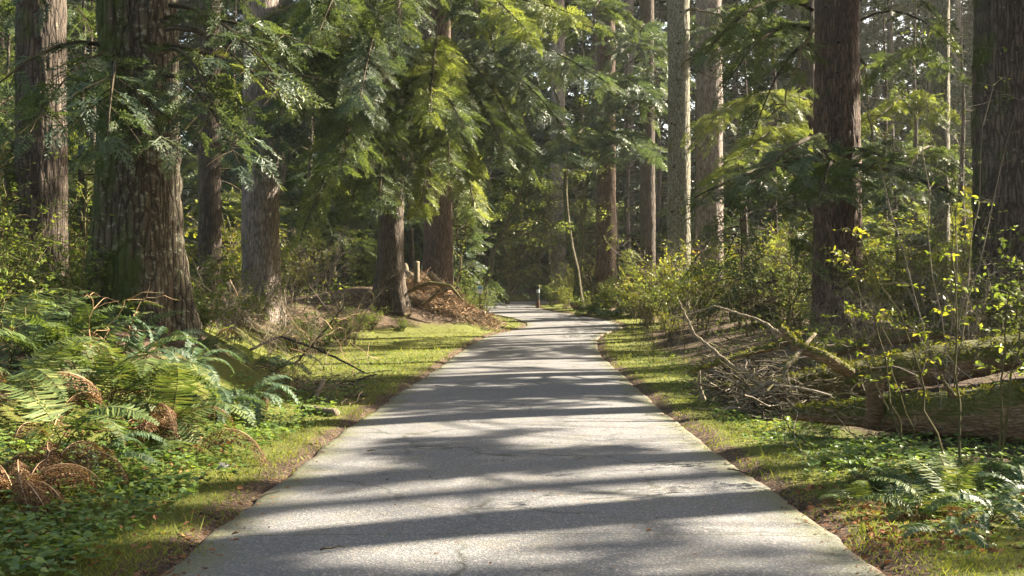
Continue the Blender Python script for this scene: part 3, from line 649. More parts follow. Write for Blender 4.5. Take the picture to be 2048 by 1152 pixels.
bare_limb('lichen', (1380, 140, 40.6), (1430, 160, 39.6), .04, .1, 'twig_moss', 4)
bare_limb('midred', (895, 105, 41.6), (935, 85, 39), .08, -.1, 'twig_dark', 6)
bare_limb('centre', (1220, 160, 49.5), (1275, 110, 47), .05, -.1, 'twig_dark', 5)

# understory conifers, each a tree of its own: px, depth, height, radius, base of crown, needles
CON = [
 (15, 27, 9, 2.4, .8, 'needle_dark', 'dark young conifer filling the gap at the left edge'),
 (165, 30, 11, 2.6, .8, 'needle_dark', 'leafy young conifer between the two leftmost trunks'),
 (185, 44, 15, 3.2, 1.5, 'needle_sunlit', 'bright sunlit conifer far behind the two leftmost trunks'),
 (425, 45, 13, 3.0, 3.0, 'needle_sunlit', 'sunlit conifer showing between the massive and the pale grey trunk'),
 (470, 52, 15, 3.4, 1.0, 'needle_dark', 'shaded conifer behind the slim mossy trunk'),
 (620, 50, 16, 3.4, 2.2, 'needle_dark', 'green conifer right of the pale grey left trunk'),
 (690, 58, 18, 3.6, 2.0, 'needle_blue', 'bluish conifer behind the dark flared tree'),
 (820, 54, 17, 3.4, .8, 'needle_blue', 'bluish conifer in the gap between flared tree and reddish trunk'),
 (915, 51, 9, 2.0, .2, 'needle_blue', 'bushy blue green conifer just right of the reddish trunk'),
 (930, 47.5, 3.2, 1.2, .1, 'needle_dark', 'low bushy conifer behind and left of the small white sign'),
 (975, 62, 18, 3.6, 1.0, 'needle_dark', 'tall conifer above the small white sign'),
 (1045, 74, 20, 4.0, 1.5, 'needle_dark', 'dark conifer standing straight above the far bend'),
 (1075, 70, 5, 2.0, .3, 'needle_blue', 'small blue green conifer left of the bollard'),
 (1165, 66, 19, 3.6, 3.0, 'needle_dark', 'conifer between the distant pale trunk and the ribbed trunk'),
 (1255, 60, 17, 3.4, 3.0, 'needle_blue', 'bluish conifer between the ribbed trunk and dark red trunk'),
 (1235, 46, 4.5, 1.6, .2, 'needle_sunlit', 'pale sunlit little conifer at the foot of the ribbed trunk'),
 (1318, 64, 18, 3.6, 2.0, 'needle_sunlit', 'sunlit conifer left of the lichen spotted trunk'),
 (1395, 58, 17, 3.4, 2.0, 'needle_dark', 'conifer glimpsed between lichen spotted and wide grey trunks'),
 (1490, 42, 12, 3.0, 1.0, 'needle_sunlit', 'bright backlit conifer right of the wide grey trunk'),
 (1550, 50, 16, 3.4, 1.0, 'needle_dark', 'shaded conifer left of the stout red brown trunk'),
 (1590, 30, 5, 1.9, .3, 'needle_dark', 'drooping small conifer at the left foot of the stout trunk'),
 (1480, 30, 4.5, 1.7, .3, 'needle_dark', 'small dark conifer behind the brush tangle'),
 (1770, 42, 13, 3.0, 1.0, 'needle_sunlit', 'bright backlit conifer right of the stout red brown trunk'),
 (1830, 52, 16, 3.4, 1.5, 'needle_dark', 'shaded conifer left of the slim lichened trunk'),
 (1925, 46, 14, 3.0, 2.0, 'leaf_yellow', 'yellow tinged tree between slim and huge right trunks'),
 (1790, 27, 5, 1.8, .5, 'needle_blue', 'small blue green conifer right of the stout trunk foot'),
 (2060, 34, 12, 2.8, 1.0, 'needle_dark', 'dark conifer behind the huge trunk at the right edge'),
 (-90, 22, 10, 2.6, .5, 'needle_dark', 'dark conifer just beyond the left edge'),
 (1700, 60, 18, 3.6, 2.0, 'needle_blue', 'bluish conifer far behind the stout red brown trunk'),
 (330, 62, 18, 3.8, 1.5, 'needle_blue', 'bluish conifer far behind the massive trunk'),
 (1120, 78, 34, 5.1, 1.0, 'needle_dark', 'tall dark conifer behind the distant pale trunk'), (1190, 72, 33, 4.8, 1.0, 'needle_blue', 'tall bluish conifer left behind the ribbed trunk'),
 (1290, 74, 34, 5.1, 1.0, 'needle_dark', 'tall dark conifer behind the dark red trunk'), (1360, 70, 33, 4.8, 1.0, 'needle_blue', 'tall bluish conifer behind the lichen spotted trunk'),
 (1440, 66, 31, 4.8, 1.0, 'needle_dark', 'tall dark conifer behind the wide grey trunk'), (1520, 70, 33, 5.1, 1.0, 'needle_blue', 'tall bluish conifer in the gap left of the stout trunk'),
 (1600, 74, 34, 5.1, 1.0, 'needle_dark', 'tall dark conifer behind the half hidden mossy trunk'), (1780, 66, 31, 4.8, 1.0, 'needle_dark', 'tall dark conifer in the gap right of the stout trunk'),
 (1860, 72, 33, 5.1, 1.0, 'needle_blue', 'tall bluish conifer behind the slim lichened trunk'), (1950, 64, 31, 4.8, 1.0, 'needle_dark', 'tall dark conifer left behind the huge right trunk'),
 (1010, 84, 34, 5.3, 1.0, 'needle_blue', 'tall bluish conifer closing the gap above the far bend'), (560, 66, 31, 4.8, 1.0, 'needle_dark', 'tall dark conifer right behind the pale grey left trunk'),
 (760, 72, 33, 5.1, 1.0, 'needle_dark', 'tall dark conifer behind the flared tree'), (880, 70, 31, 4.8, 1.0, 'needle_blue', 'tall bluish conifer behind the reddish trunk'),
 (240, 74, 33, 5.1, 1.0, 'needle_dark', 'tall dark conifer left behind the massive trunk'), (440, 76, 34, 5.1, 1.0, 'needle_dark', 'tall dark conifer behind the slim mossy left trunk'),
 (120, 68, 31, 4.8, 1.0, 'needle_dark', 'tall dark conifer behind the two leftmost trunks'), (0, 60, 29, 4.8, 1.0, 'needle_blue', 'tall bluish conifer at the far left edge'),
 (660, 84, 34, 5.3, 1.0, 'needle_blue', 'tall bluish conifer deep behind the grass clearing'), (2040, 60, 29, 4.8, 1.0, 'needle_dark', 'tall dark conifer behind the right edge of the view'),
 (70, 55, 17, 3.6, 1.5, 'needle_sunlit', 'sunlit conifer far behind the leftmost trunk'),
]
for px, d, h, rad, zb, mt, lab in CON:
    x = (px - CX) / F * d; b = np.array([x, d, g1(x, d)])
    root = thing('young_conifer', lab, 'tree', tuple(b), 'young conifers growing under the tall trees')
    z = np.linspace(-.2, h, 14); link('trunk', stem_mesh('trunk', np.stack([.05 * np.sin(z), .04 * np.cos(z), z], 1), np.maximum(.012 * h * (1 - z / h), .012), M['bark_dark'], 10, .01), root)
    s = Soup(); lod = 1 if d < 48 else 2; near = d < 32
    crown(s, zb, h * .98, rad, int(h * (3.6 if lod == 1 else 3.4) * (1.6 if h < 6 else 1)), 0 if near and h < 6 else lod, .5 if (near or h < 6) else .62 if lod == 1 else .95, 1.35 if lod == 1 else 1.7, True, tuple(b), .12, .3, .05)
    for q in s.q: q -= b
    link('crown', s.mesh('crown', [M[mt], M['twig_dark']]), root)

# out-of-frame trees on the sun side, whose crowns throw the dappled shade over the path
for i, (x, y, r, lab) in enumerate([(9.5, 5.5, 4.2, 'nearest'), (12.5, 12, 4.5, 'second'), (17, 4, 4.6, 'third'), (19, 17, 4.8, 'fourth'), (15.5, 22.5, 4.3, 'fifth'), (24, 10.5, 5, 'sixth'),
        (22, 26, 4.8, 'seventh'), (20, 33, 4.6, 'eighth'), (10, -1, 4.2, 'ninth'), (28, 20, 5, 'tenth'), (31, 34, 5, 'eleventh'), (27, 43, 5, 'twelfth'), (11.2, 17.5, 3.6, 'thirteenth')]):
    z = np.linspace(-.3, 31, 30); b = np.array([x, y, g1(x, y)])
    root = thing('fir_tree', 'tall fir beyond the right side of the view, %s from the path' % lab, 'tree', tuple(b), 'firs beyond the right side of the view')
    link('trunk', stem_mesh('trunk', np.stack([0 * z, 0 * z, z], 1), np.maximum(.45 * (1 - z / 33), .03), M['bark_red'], 20, .03, seed=i), root)
    s = Soup(); crown(s, 4.5, 30, r, 84, 2, .48, 1.5, True, tuple(b), .3, .3, .3)
    for q in s.q: q -= b
    link('crown', s.mesh('crown', [M['shade'], M['twig_dark']]), root)

# the far wood, one mass
s = Soup(); n = 34000
yy = rng.uniform(78, 125, n); xx = rng.uniform(-.72, .72, n) * yy; zz = rng.random(n)**1.05 * 48 + .2
xx += 0; base = G(xx, yy); clump = gnoise(xx, yy * .7 + zz * .8, .35)
k = (clump > -.75) | (zz < 5); k &= ~((np.abs(road_side(xx, yy)) < 3) & (zz < 4) & (yy < 90)); xx, yy, zz, base = xx[k], yy[k], zz[k], base[k]
pos = np.stack([xx, yy, zz + base], 1); a = rng.random(len(xx)) * 2 * pi
fw = np.stack([np.cos(a), np.sin(a), np.full(len(a), -.35)], 1); up = np.array([0, 0, 1.]) + rng.normal(0, .4, (len(a), 3))
Rm = frames(fw, up); var = rng.integers(0, 3, len(a)); tone = rng.random(len(a))
for v in range(3):
    q_ = var == v; Q = place(SPRAY[2][v], pos[q_], Rm[q_], rng.uniform(1.8, 3.4, q_.sum())); s.add(Q, np.repeat(tone[q_], len(SPRAY[2][v])), 0)
for i in range(60):
    y = rng.uniform(80, 122); x = rng.uniform(-.7, .7) * y; zg = g1(x, y); s.add(tubeq([(x, y, zg - .3), (x, y, zg + 12), (x, y, zg + 36)], [rng.uniform(.2, .5), .3, .08], 7), mi=1)
o = link('far_wood', s.mesh('far_wood', [M['needle_blue'], M['twig_grey']])); tag(o, 'distant wood closing the view behind all the trees', 'wood', kind='stuff')

# ------------------------------------------------------------------ shrubs, saplings
def leafq(p, d, l, w, up, fold=.25):
    """two quads per leaf, folded on the midrib"""
    d = norm(d); s_ = norm(np.cross(up, d)); u_ = np.cross(d, s_); c = p + d * l[:, None]; out_ = []
    for sg in (-1, 1):
        m1 = p + d * (l * .3)[:, None] + s_ * (w / 2 * sg)[:, None] + u_ * (w * fold)[:, None]; m2 = p + d * (l * .68)[:, None] + s_ * (w * .42 * sg)[:, None] + u_ * (w * fold)[:, None]
        out_.append(np.stack([p, m1, m2, c] if sg > 0 else [c, m2, m1, p], 1))
    return np.concatenate(out_)
def shrub_mesh(h, spread, stems, leaf, nleaf, leafm, stemm, seed, two=False, twig=8, bareness=0., arch=.3, thick=.008):
    r = np.random.default_rng(seed); sw = Soup(); sl_ = Soup(); LP = []; LD = []
    for i in range(stems):
        a = r.random() * 2 * pi; rad = spread * r.uniform(.25, 1); hh = h * r.uniform(.55, 1.05); t = np.linspace(0, 1, 8)
        P = np.stack([cos(a) * rad * t**(1 + arch), sin(a) * rad * t**(1 + arch), hh * (t - arch * .35 * t**2) / (1 - arch * .35)], 1) + np.concatenate([[[0, 0, 0]], r.normal(0, .025 * h * .5, (7, 3))])
        P[:, :2] += r.normal(0, spread * .08, 2); th = thick * (.6 + h * .35) * r.uniform(.7, 1.3)
        sw.add(tubeq(P, np.linspace(th, th * .25, 8), 4), r=np.clip(r.random() + r.normal(0, .1, 28), 0, 1))
        for k in range(twig):
            j = r.uniform(.25, .98) * 7; i0 = int(j); q = P[i0] + (P[min(i0 + 1, 7)] - P[i0]) * (j - i0); b_ = r.random() * 2 * pi; L = h * r.uniform(.1, .3)
            e = q + np.array([cos(b_), sin(b_), r.uniform(-.1, .7)]) * L; C = curve(q, e, .03 * h, 5, .012 * h); sw.add(tubeq(C, np.linspace(th * .35, th * .12, 5), 3), r=r.random(12))
            m = r.poisson(nleaf * (1 - bareness) * (1 if r.random() > bareness else .15))
            for l_ in range(m):
                u_ = r.random(); p = q + (e - q) * u_ + r.normal(0, .01, 3); LP.append(p); LD.append(norm(e - q) * .6 + r.normal(0, .6, 3) * np.array([1, 1, .5]) + np.array([0, 0, -.15]))
    if LP:
        LP = np.array(LP); LD = np.array(LD); n = len(LP); l = leaf * r.uniform(.6, 1.25, n); up = np.array([0, 0, 1.]) + r.normal(0, .4, (n, 3))
        Q = leafq(LP, LD, l, l * .55, up) if two else rhomb(LP, LD, l, l * .6, up); rr = r.random(n); sl_.add(Q, np.tile(rr, 2) if two else rr)
    return sw.mesh('stem', [stemm]), (sl_.mesh('foliage', [leafm]) if LP is not None and len(LP) else None)
LY, LG = M['leaf_yellow'], M['leaf_green']; TG, TM, DR = M['twig_grey'], M['twig_moss'], M['dry']
SH = {  # kinds of shrub, shared between copies
 'green': [shrub_mesh(1.6, 1.0, 20, .06, 12, LG, TM, s) for s in (1, 2)],
 'low': [shrub_mesh(.8, .8, 22, .055, 11, LG, TM, s) for s in (3, 4)],
 'yellow': [shrub_mesh(1.9, 1.2, 24, .07, 13, LY, TG, s) for s in (5, 6)],
 'twiggy': [shrub_mesh(1.8, 1.2, 20, .05, 3, LY, TG, s, bareness=.6, twig=12) for s in (7, 8)],
 'bare': [shrub_mesh(1.6, 1.1, 18, .04, 1, LG, TG, s, bareness=.9, twig=14) for s in (9, 10)],
 'sapling': [shrub_mesh(4.2, .9, 3, .085, 8, LG, TM, s, twig=34, arch=.1, thick=.02) for s in (11, 12)],
}
def shrub(name, kind, v, px, d, sc, label, group=None, rz=None, cat='shrub', dz=0.):
    x = (px - CX) / F * d; root = thing(name, label, cat, (x, d, g1(x, d) - .03 + dz), group); root.rotation_euler = (0, 0, rng.random() * 6.28 if rz is None else rz); root.scale = (sc, sc, sc)
    st, fo = SH[kind][v % len(SH[kind])]; link('stem', st, root)
    if fo: link('foliage', fo, root)
    return root
ROWS = [
 ('sapling', 0, 0, 17, .7, 'leafy sapling in front of the leftmost trunk'), ('sapling', 1, 160, 15.5, .5, 'thin sapling with sparse green leaves left of the massive trunk'),
 ('green', 0, 20, 15, 1.1, 'green bush at the foot of the leftmost trunk'), ('green', 1, 110, 16.5, .9, 'green bush between the two leftmost trunks'), ('low', 0, 160, 13.5, 1.1, 'low leafy plant at the left foot of the massive trunk'),
 ('green', 1, -30, 12, 1.0, 'green bush cut by the left edge above the ferns'), ('green', 0, 420, 26, 1.1, 'green bush behind the massive trunk at its right'), ('low', 1, 400, 17, 1.0, 'low plant right of the massive trunk foot'),
 ('bare', 0, 455, 19, .75, 'bare grey shrub right of the massive trunk'), ('bare', 1, 540, 24, .7, 'bare twiggy shrub before the pale grey left trunk'), ('bare', 0, 620, 25, .75, 'bare pale shrub left of the flared tree'),
 ('twiggy', 0, 690, 29, 1.2, 'twiggy yellow leaved shrub at the left of the flared tree'), ('twiggy', 1, 580, 30, 1.3, 'twiggy shrub behind the grass clearing at the left'), ('low', 0, 700, 32, 1.2, 'low plant on the left slope of the mound'),
 ('low', 1, 640, 27, 1.2, 'low leafy plant at the back of the grass clearing'), ('green', 0, 500, 36, 1.4, 'green bush at the foot of the pale grey left trunk'), ('low', 1, 745, 34, .9, 'low plants hiding the left foot of the flared tree'), ('low', 0, 690, 30.5, 1.1, 'low plants at the left foot of the mound'), ('green', 1, 520, 29, .8, 'green bush hiding the foot of the pale grey left trunk'),
 ('low', 1, 480, 27, 1.2, 'low plants left of the pale grey left trunk foot'), ('low', 0, 590, 26, 1.2, 'low plants right of the pale grey left trunk foot'), ('low', 1, 805, 34.6, .6, 'small plants between the flared tree and the brush heap'), ('low', 0, 340, 14.5, .8, 'low plants tight behind the massive trunk'),
 ('twiggy', 0, 640, 42, 1.7, 'tall twiggy bush far left behind the clearing'),
 ('yellow', 0, 470, 42, 1.8, 'yellow green bush behind the slim mossy left trunk'), ('yellow', 1, 590, 44, 1.5, 'yellow green bush right behind the pale grey left trunk'), ('green', 1, 730, 44, 1.6, 'green bush left behind the flared tree'),
 ('green', 0, 930, 45, 1.1, 'green bush by the brown brush heap, left of the white sign'), ('green', 1, 972, 45.6, .8, 'green bush right of the white sign, overhanging the bend'), ('low', 0, 945, 44.5, .9, 'low plants behind the white sign'),
 ('low', 1, 925, 42.6, .8, 'low dark plant at the inner edge of the bend'), ('sapling', 0, 900, 46, 1.5, 'leafy sapling right of the reddish trunk'),
 ('sapling', 1, 1015, 56, 1.5, 'leaning leafy sapling left of the far bend'), ('twiggy', 1, 1010, 64, 1.1, 'rusty twiggy bush on the far grass bank'), ('yellow', 0, 985, 60, .9, 'bright bush at the left of the far grass bank'),
 ('low', 0, 1090, 67, 1.6, 'low pale bush behind the bollard'), ('twiggy', 0, 1050, 69, 1.0, 'low twiggy bush behind the far turn of the path'),
 ('green', 0, 1105, 53, .9, 'green bush right of the bollard'), ('yellow', 1, 1130, 50.5, .75, 'bright yellow green bush right of the bollard near the grass'), ('yellow', 0, 1150, 56, 1.1, 'yellow bush between the twin saplings'),
 ('twiggy', 1, 1125, 58, 1.3, 'pale twiggy bush under the distant grey trunk'), ('sapling', 0, 1100, 60, 1.7, 'leafy sapling above the bollard'), ('sapling', 1, 1180, 58, 1.8, 'leafy sapling left of the ribbed trunk'),
 ('low', 1, 1180, 47, 1.3, 'low green plants at the left foot of the ribbed trunk'), ('green', 1, 1215, 46.5, .9, 'dark green bush before the foot of the ribbed trunk'), ('low', 0, 1245, 46, 1.3, 'low green plants above the outside of the bend'),
 ('yellow', 0, 1275, 44, 1.25, 'yellow bush at the outside of the bend'), ('yellow', 1, 1300, 41, 1.1, 'golden bush right of the bend near the grass'), ('twiggy', 0, 1310, 46, 1.9, 'tall pale twiggy bush before the dark red trunk'),
 ('twiggy', 1, 1380, 41, 1.9, 'tall pale twiggy bush before the lichen spotted trunk'), ('yellow', 0, 1350, 39, 1.5, 'broad yellow green bush under the lichen spotted trunk'), ('yellow', 1, 1420, 38, 1.6, 'broad yellow green bush under the wide grey trunk'),
 ('green', 0, 1330, 35, 1.3, 'green bush behind the right grass verge'), ('green', 1, 1400, 33, 1.2, 'green bush left behind the brush tangle'), ('yellow', 0, 1290, 38, .7, 'small golden bush right at the grass verge'),
 ('yellow', 1, 1340, 30, .55, 'small orange tinged bush at the right verge'), ('green', 0, 1470, 33, 1.5, 'green bush behind the brush tangle at its middle'), ('twiggy', 1, 1530, 29, 1.3, 'stemmy bush behind the brush tangle at its right'),
 ('sapling', 0, 1500, 26, .62, 'thin dark stemmed sapling behind the brush tangle'), ('sapling', 1, 1570, 24, .6, 'thin sapling left of the stout red brown trunk'), ('green', 1, 1590, 24.5, 1.0, 'green bush at the left foot of the stout trunk'),
 ('green', 0, 1740, 21, 1.1, 'green bush right of the stout red brown trunk'), ('green', 1, 1820, 24, 1.4, 'green bush between stout and huge right trunks'), ('twiggy', 0, 1880, 20, 1.3, 'twiggy bush before the huge right trunk'),
 ('yellow', 1, 1960, 24, 1.4, 'yellow bush beside the huge right trunk'), ('green', 0, 2010, 15, 1.1, 'green bush at the right edge above the mossy log'), ('bare', 1, 1680, 17, .85, 'bare grey shrub before the foot of the stout trunk'),
 ('bare', 0, 1760, 15.5, .85, 'bare twiggy shrub above the long mossy log'), ('low', 1, 1880, 15.6, .7, 'low leafy plant behind the long mossy log'), ('low', 0, 1660, 16, .9, 'low leafy plant behind the leaning mossy bough'),
 ('twiggy', 1, 1960, 14.4, .8, 'twiggy shrub rising behind the long mossy log at right'), ('yellow', 0, 1560, 36, 1.7, 'yellow bush glowing behind the thin stems'), ('yellow', 1, 1700, 38, 1.8, 'yellow bush glowing right of the stout trunk'),
 ('yellow', 0, 1850, 40, 2.0, 'yellow bush glowing behind the slim lichened trunk'), ('yellow', 1, 300, 40, 2.0, 'yellow bush glowing behind the massive trunk'), ('yellow', 0, 150, 36, 1.8, 'yellow bush glowing behind the leftmost trunks'),
]
for kd, v, px, d, sc, lab in ROWS:
    shrub('sapling' if kd == 'sapling' else 'shrub', kd, v, px, d, sc, lab, 'shrubs and saplings of the undergrowth', cat='sapling' if kd == 'sapling' else 'shrub')

# mossy leaning saplings by the bend
for pts, lab in [(((1165, 592, 48.5), (1135, 440, 48.5), (1122, 300, 49), (1110, 180, 49.5)), 'left of the twin mossy saplings beside the bend'),
                 (((1150, 592, 49.5), (1160, 470, 49.5), (1178, 330, 50), (1190, 200, 50)), 'right of the twin mossy saplings beside the bend'),
                 (((955, 590, 50), (990, 500, 50), (1035, 400, 50), (1060, 330, 50)), 'leaning mossy sapling above the white sign')]:
    P = np.array([W(*p) for p in pts]); P[0, 2] = g1(P[0, 0], P[0, 1]) - .1; b = P[0].copy(); b[2] += .1
    root = thing('sapling', lab, 'sapling', tuple(b)); t = np.linspace(0, 3, 14); ax = np.stack([np.interp(t, range(4), P[:, j] - b[j]) for j in range(3)], 1) + rng.normal(0, .05, (14, 3))
    link('trunk', stem_mesh('trunk', ax, np.linspace(.15, .05, 14), M['bark_mossy'], 12, .01), root)
    s = Soup(); sf = Soup()
    for k in range(16):
        i = rng.integers(4, 14); a = rng.random() * 6.28; q = ax[i]; e = q + np.array([cos(a), sin(a), rng.uniform(-.1, .4)]) * rng.uniform(.7, 2.0); s.add(tubeq(curve(q, e, .15, 6, .04), np.linspace(.025, .006, 6), 3))
        n = 110; p = q + (e - q) * rng.uniform(.2, 1.1, (n, 1)) + rng.normal(0, .2, (n, 3)) * np.array([1, 1, .6]); sf.add(rhomb(p, rng.normal(0, 1, (n, 3)) * np.array([1, 1, .4]), rng.uniform(.07, .13, n), rng.uniform(.05, .08, n), np.array([0, 0, 1.]) + rng.normal(0, .4, (n, 3))))
    link('branch', s.mesh('branch', [TM]), root); link('foliage', sf.mesh('foliage', [LG]), root)

# the near broad-leaved shrubs on the right, large leaves in clear view
def near_shrub(px, row, d, stems, label, leafm, seed, leaf=.062, per=9, twigs=12, stemm=None, th=.011):
    r = np.random.default_rng(seed); b = W(px, row, d); b[2] = g1(b[0], b[1]) - .02
    root = thing('shrub', label, 'shrub', tuple(b)); sw = Soup(); LP = []; LD = []
    for tp in stems:
        e = W(*tp) - b; P = curve((r.normal(0, .05), r.normal(0, .05), 0), e, .04, 10, .018); P[3:7, 0] += r.normal(0, .03); sw.add(tubeq(P, np.linspace(th, .003, 10), 5), r=.4)
        for k in range(twigs):
            i = r.integers(4, 10); q = P[i]; a = r.random() * 6.28; L = r.uniform(.12, .42); en = q + np.array([cos(a), sin(a) * .8, r.uniform(-.1, .45)]) * L; sw.add(tubeq(curve(q, en, .02, 5, .008), np.linspace(.0035, .0015, 5), 3), r=.5)
            for l_ in range(r.poisson(per)):
                LP.append(q + (en - q) * r.uniform(.2, 1)); dd = r.normal(0, .7, 3) + (en - q) / L * .7; dd[2] -= .2; LD.append(dd)
    LP = np.array(LP); LD = np.array(LD); n = len(LP); l = leaf * r.uniform(.55, 1.25, n); sf = Soup(); rr = r.random(n)
    sf.add(leafq(LP, LD, l, l * .58, np.array([0, 0, 1.]) + r.normal(0, .35, (n, 3))), np.tile(rr, 2)); link('stem', sw.mesh('stem', [stemm or TM]), root); link('foliage', sf.mesh('foliage', [leafm]), root)
near_shrub(1880, 820, 8.6, [(1900, 400, 8.4), (1720, 470, 8.2)], 'tall yellow leaved shrub standing over the thick mossy log', LY, 3, .054, 6)
near_shrub(1810, 800, 9.6, [(1700, 520, 9.3), (1760, 640, 9.2), (1680, 600, 9.4)], 'slender yellow green shrub left of the tall yellow one', LY, 4, .05, 5)
near_shrub(2000, 830, 8.8, [(2030, 480, 8.6), (2060, 540, 8.6)], 'green leaved shrub by the right edge behind the thick log', LG, 5, .06, 5)
near_shrub(1900, 760, 11.5, [(1840, 60, 12), (1930, 150, 12), (1990, 100, 12), (1720, 150, 12.5), (2040, 200, 11.5)], 'tall bare arching shrub before the huge right trunk', LG, 6, .05, 1.2, 14, TG, .008)
near_shrub(145, 720, 10.6, [(140, 420, 10.6), (120, 500, 10.5), (175, 330, 10.8)], 'slim sapling with small round leaves among the left ferns', LG, 7, .055, 3, 9, TM, .009)
near_shrub(20, 760, 9.5, [(40, 520, 9.6), (-20, 560, 9.6), (90, 560, 9.8)], 'leafy bramble at the left edge above the ferns', LG, 8, .055, 6, 9)
near_shrub(560, 740, 13.5, [(680, 640, 13), (600, 660, 13.4), (720, 650, 13.2)], 'bare arching brambles beside the grass clearing', LG, 9, .03, .3, 12, DR, .006)
near_shrub(190, 700, 10.0, [(300, 570, 9.8), (250, 600, 9.9), (180, 590, 9.9)], 'bare brown twig shrub in front of the massive trunk', LG, 12, .03, .1, 5, DR, .007)

# ------------------------------------------------------------------ ferns
def frond_mesh(name, m, stemm, seed, L=1., pairs=24, droop=.5, wid=.26, n_sub=7, curl=0., tri=True, a_deg=62):
    """a frond along +X from the origin, arching up and over; triangular outline"""
    r = np.random.default_rng(seed); t = np.linspace(0, 1, 18); a0 = R(a_deg)
    ang = a0 - (a0 + R(60 * droop)) * t**1.2; P = np.zeros((18, 3)); P[1:, 0] = np.cumsum(np.cos(ang[1:])) * L / 17; P[1:, 2] = np.cumsum(np.sin(ang[1:])) * L / 17; P[:, 1] = .05 * np.sin(t * 3 + seed)
    s = Soup(); s.add(tubeq(P, np.linspace(.005, .0012, 18), 3), mi=1); T = norm(np.gradient(P, axis=0))
    pp = []; dd = []; ll = []; uu = []
    for i in range(pairs):
        u_ = .2 + .8 * (i + .3) / pairs; w = wid * ((1 - u_)**.75 * 1.25 if tri else sin(pi * min(1, (u_ - .1) * 1.02))**.6) * (min(1, (u_ - .1) * 6)) * L + .012
        q = np.array([np.interp(u_, t, P[:, j]) for j in range(3)]); tn = np.array([np.interp(u_, t, T[:, j]) for j in range(3)]); up = norm(np.cross(tn, [0, 1, 0])) * -1
        if up[2] < 0: up = -up
        for sg in (-1, 1):
            d = norm(np.array([0, sg, 0]) + tn * r.uniform(.12, .38) + up * r.normal(-.1, .12) - np.array([0, 0, curl]))
            if n_sub <= 1:
                pp.append(q); dd.append(d); ll.append(w * r.uniform(.85, 1.05)); uu.append(up + r.normal(0, .2, 3)); continue
            m_ = max(2, int(n_sub * w / (wid * L) + 1))
            for k in range(m_):
                f = (k + .3) / m_; e = q + d * w * f; pl = .042 * L * (1 - f * .6)
                for s2 in (-1, 1):
                    pp.append(e); dd.append(norm(d * .55 + s2 * tn * .9 + up * r.normal(0, .15))); ll.append(pl); uu.append(up + r.normal(0, .15, 3))
            pp.append(q + d * w * .7); dd.append(d); ll.append(w * .32); uu.append(up)
    pp = np.array(pp); dd = np.array(dd); ll = np.array(ll); uu = np.array(uu)
    if n_sub > 1: Q = rhomb(pp, dd, ll, ll * .5, uu)
    else:                                   # narrow parallel-sided leaflets
        dd = norm(dd); sd_ = norm(np.cross(uu, dd)) * (.0082 * L * r.uniform(.8, 1.2, len(ll)) + .001)[:, None]; mid_ = pp + dd * (ll * .62)[:, None] - np.array([0, 0, .02]) * L * (ll / (wid * L))[:, None]; en = pp + dd * ll[:, None] - np.array([0, 0, .09]) * (ll * ll / (wid * L))[:, None]
        Q = np.concatenate([np.stack([pp + sd_ * .8, mid_ + sd_ * .9, mid_ - sd_ * .9, pp - sd_ * .8], 1), np.stack([mid_ + sd_ * .9, en + sd_ * .12, en - sd_ * .12, mid_ - sd_ * .9], 1)])
    s.add(Q, mi=0)
    return s.mesh(name, [m, stemm])
FR = {'bracken': [frond_mesh('frond', M['fern'], TM, s, 1., 34, (.3, .55, .8, 1.05, 1.2)[s], .24, 1, a_deg=(78, 70, 62, 56, 66)[s]) for s in range(5)],
      'upright': [frond_mesh('frond', M['fern'], TM, 30 + s, 1., 38, .15, .2, 1, a_deg=(86, 80, 74)[s]) for s in range(3)],
      'sword': [frond_mesh('frond', M['fern_blue'], TM, 10 + s, 1., 42, .7 + .25 * s, .10, 1, tri=False) for s in range(3)],
      'dead': [frond_mesh('frond', M['fern_dead'], DR, 20 + s, 1., 20, 1.35 + .3 * s, .17, 6, curl=.8, a_deg=66) for s in range(3)]}
def fern(kind, px, row, d, L, n, label, dead=0, azs=None, group='ferns', z=None):
    x = (px - CX) / F * d; zz = g1(x, d) if z is None else z
    root = thing('fern', label, 'fern', (x, d, zz - .01), group)
    for i in range(n + dead):
        a = rng.random() * 6.28 if azs is None else R(azs[i % len(azs)] + rng.normal(0, 12)); k = 'dead' if i >= n else kind
        f = link('frond', random.choice(FR[k]), root); f.rotation_euler = (R(rng.normal(0, 14)), R(rng.uniform(-14, 16)), a if azs is not None or i == 0 else i * 2.4 + rng.normal(0, .25))
        q = L * rng.uniform(.75, 1.15); f.scale = (q, q, q); f.location = (rng.normal(0, .03), rng.normal(0, .03), 0)
        if k == 'dead': f['label'] = 'rusty brown dead frond'
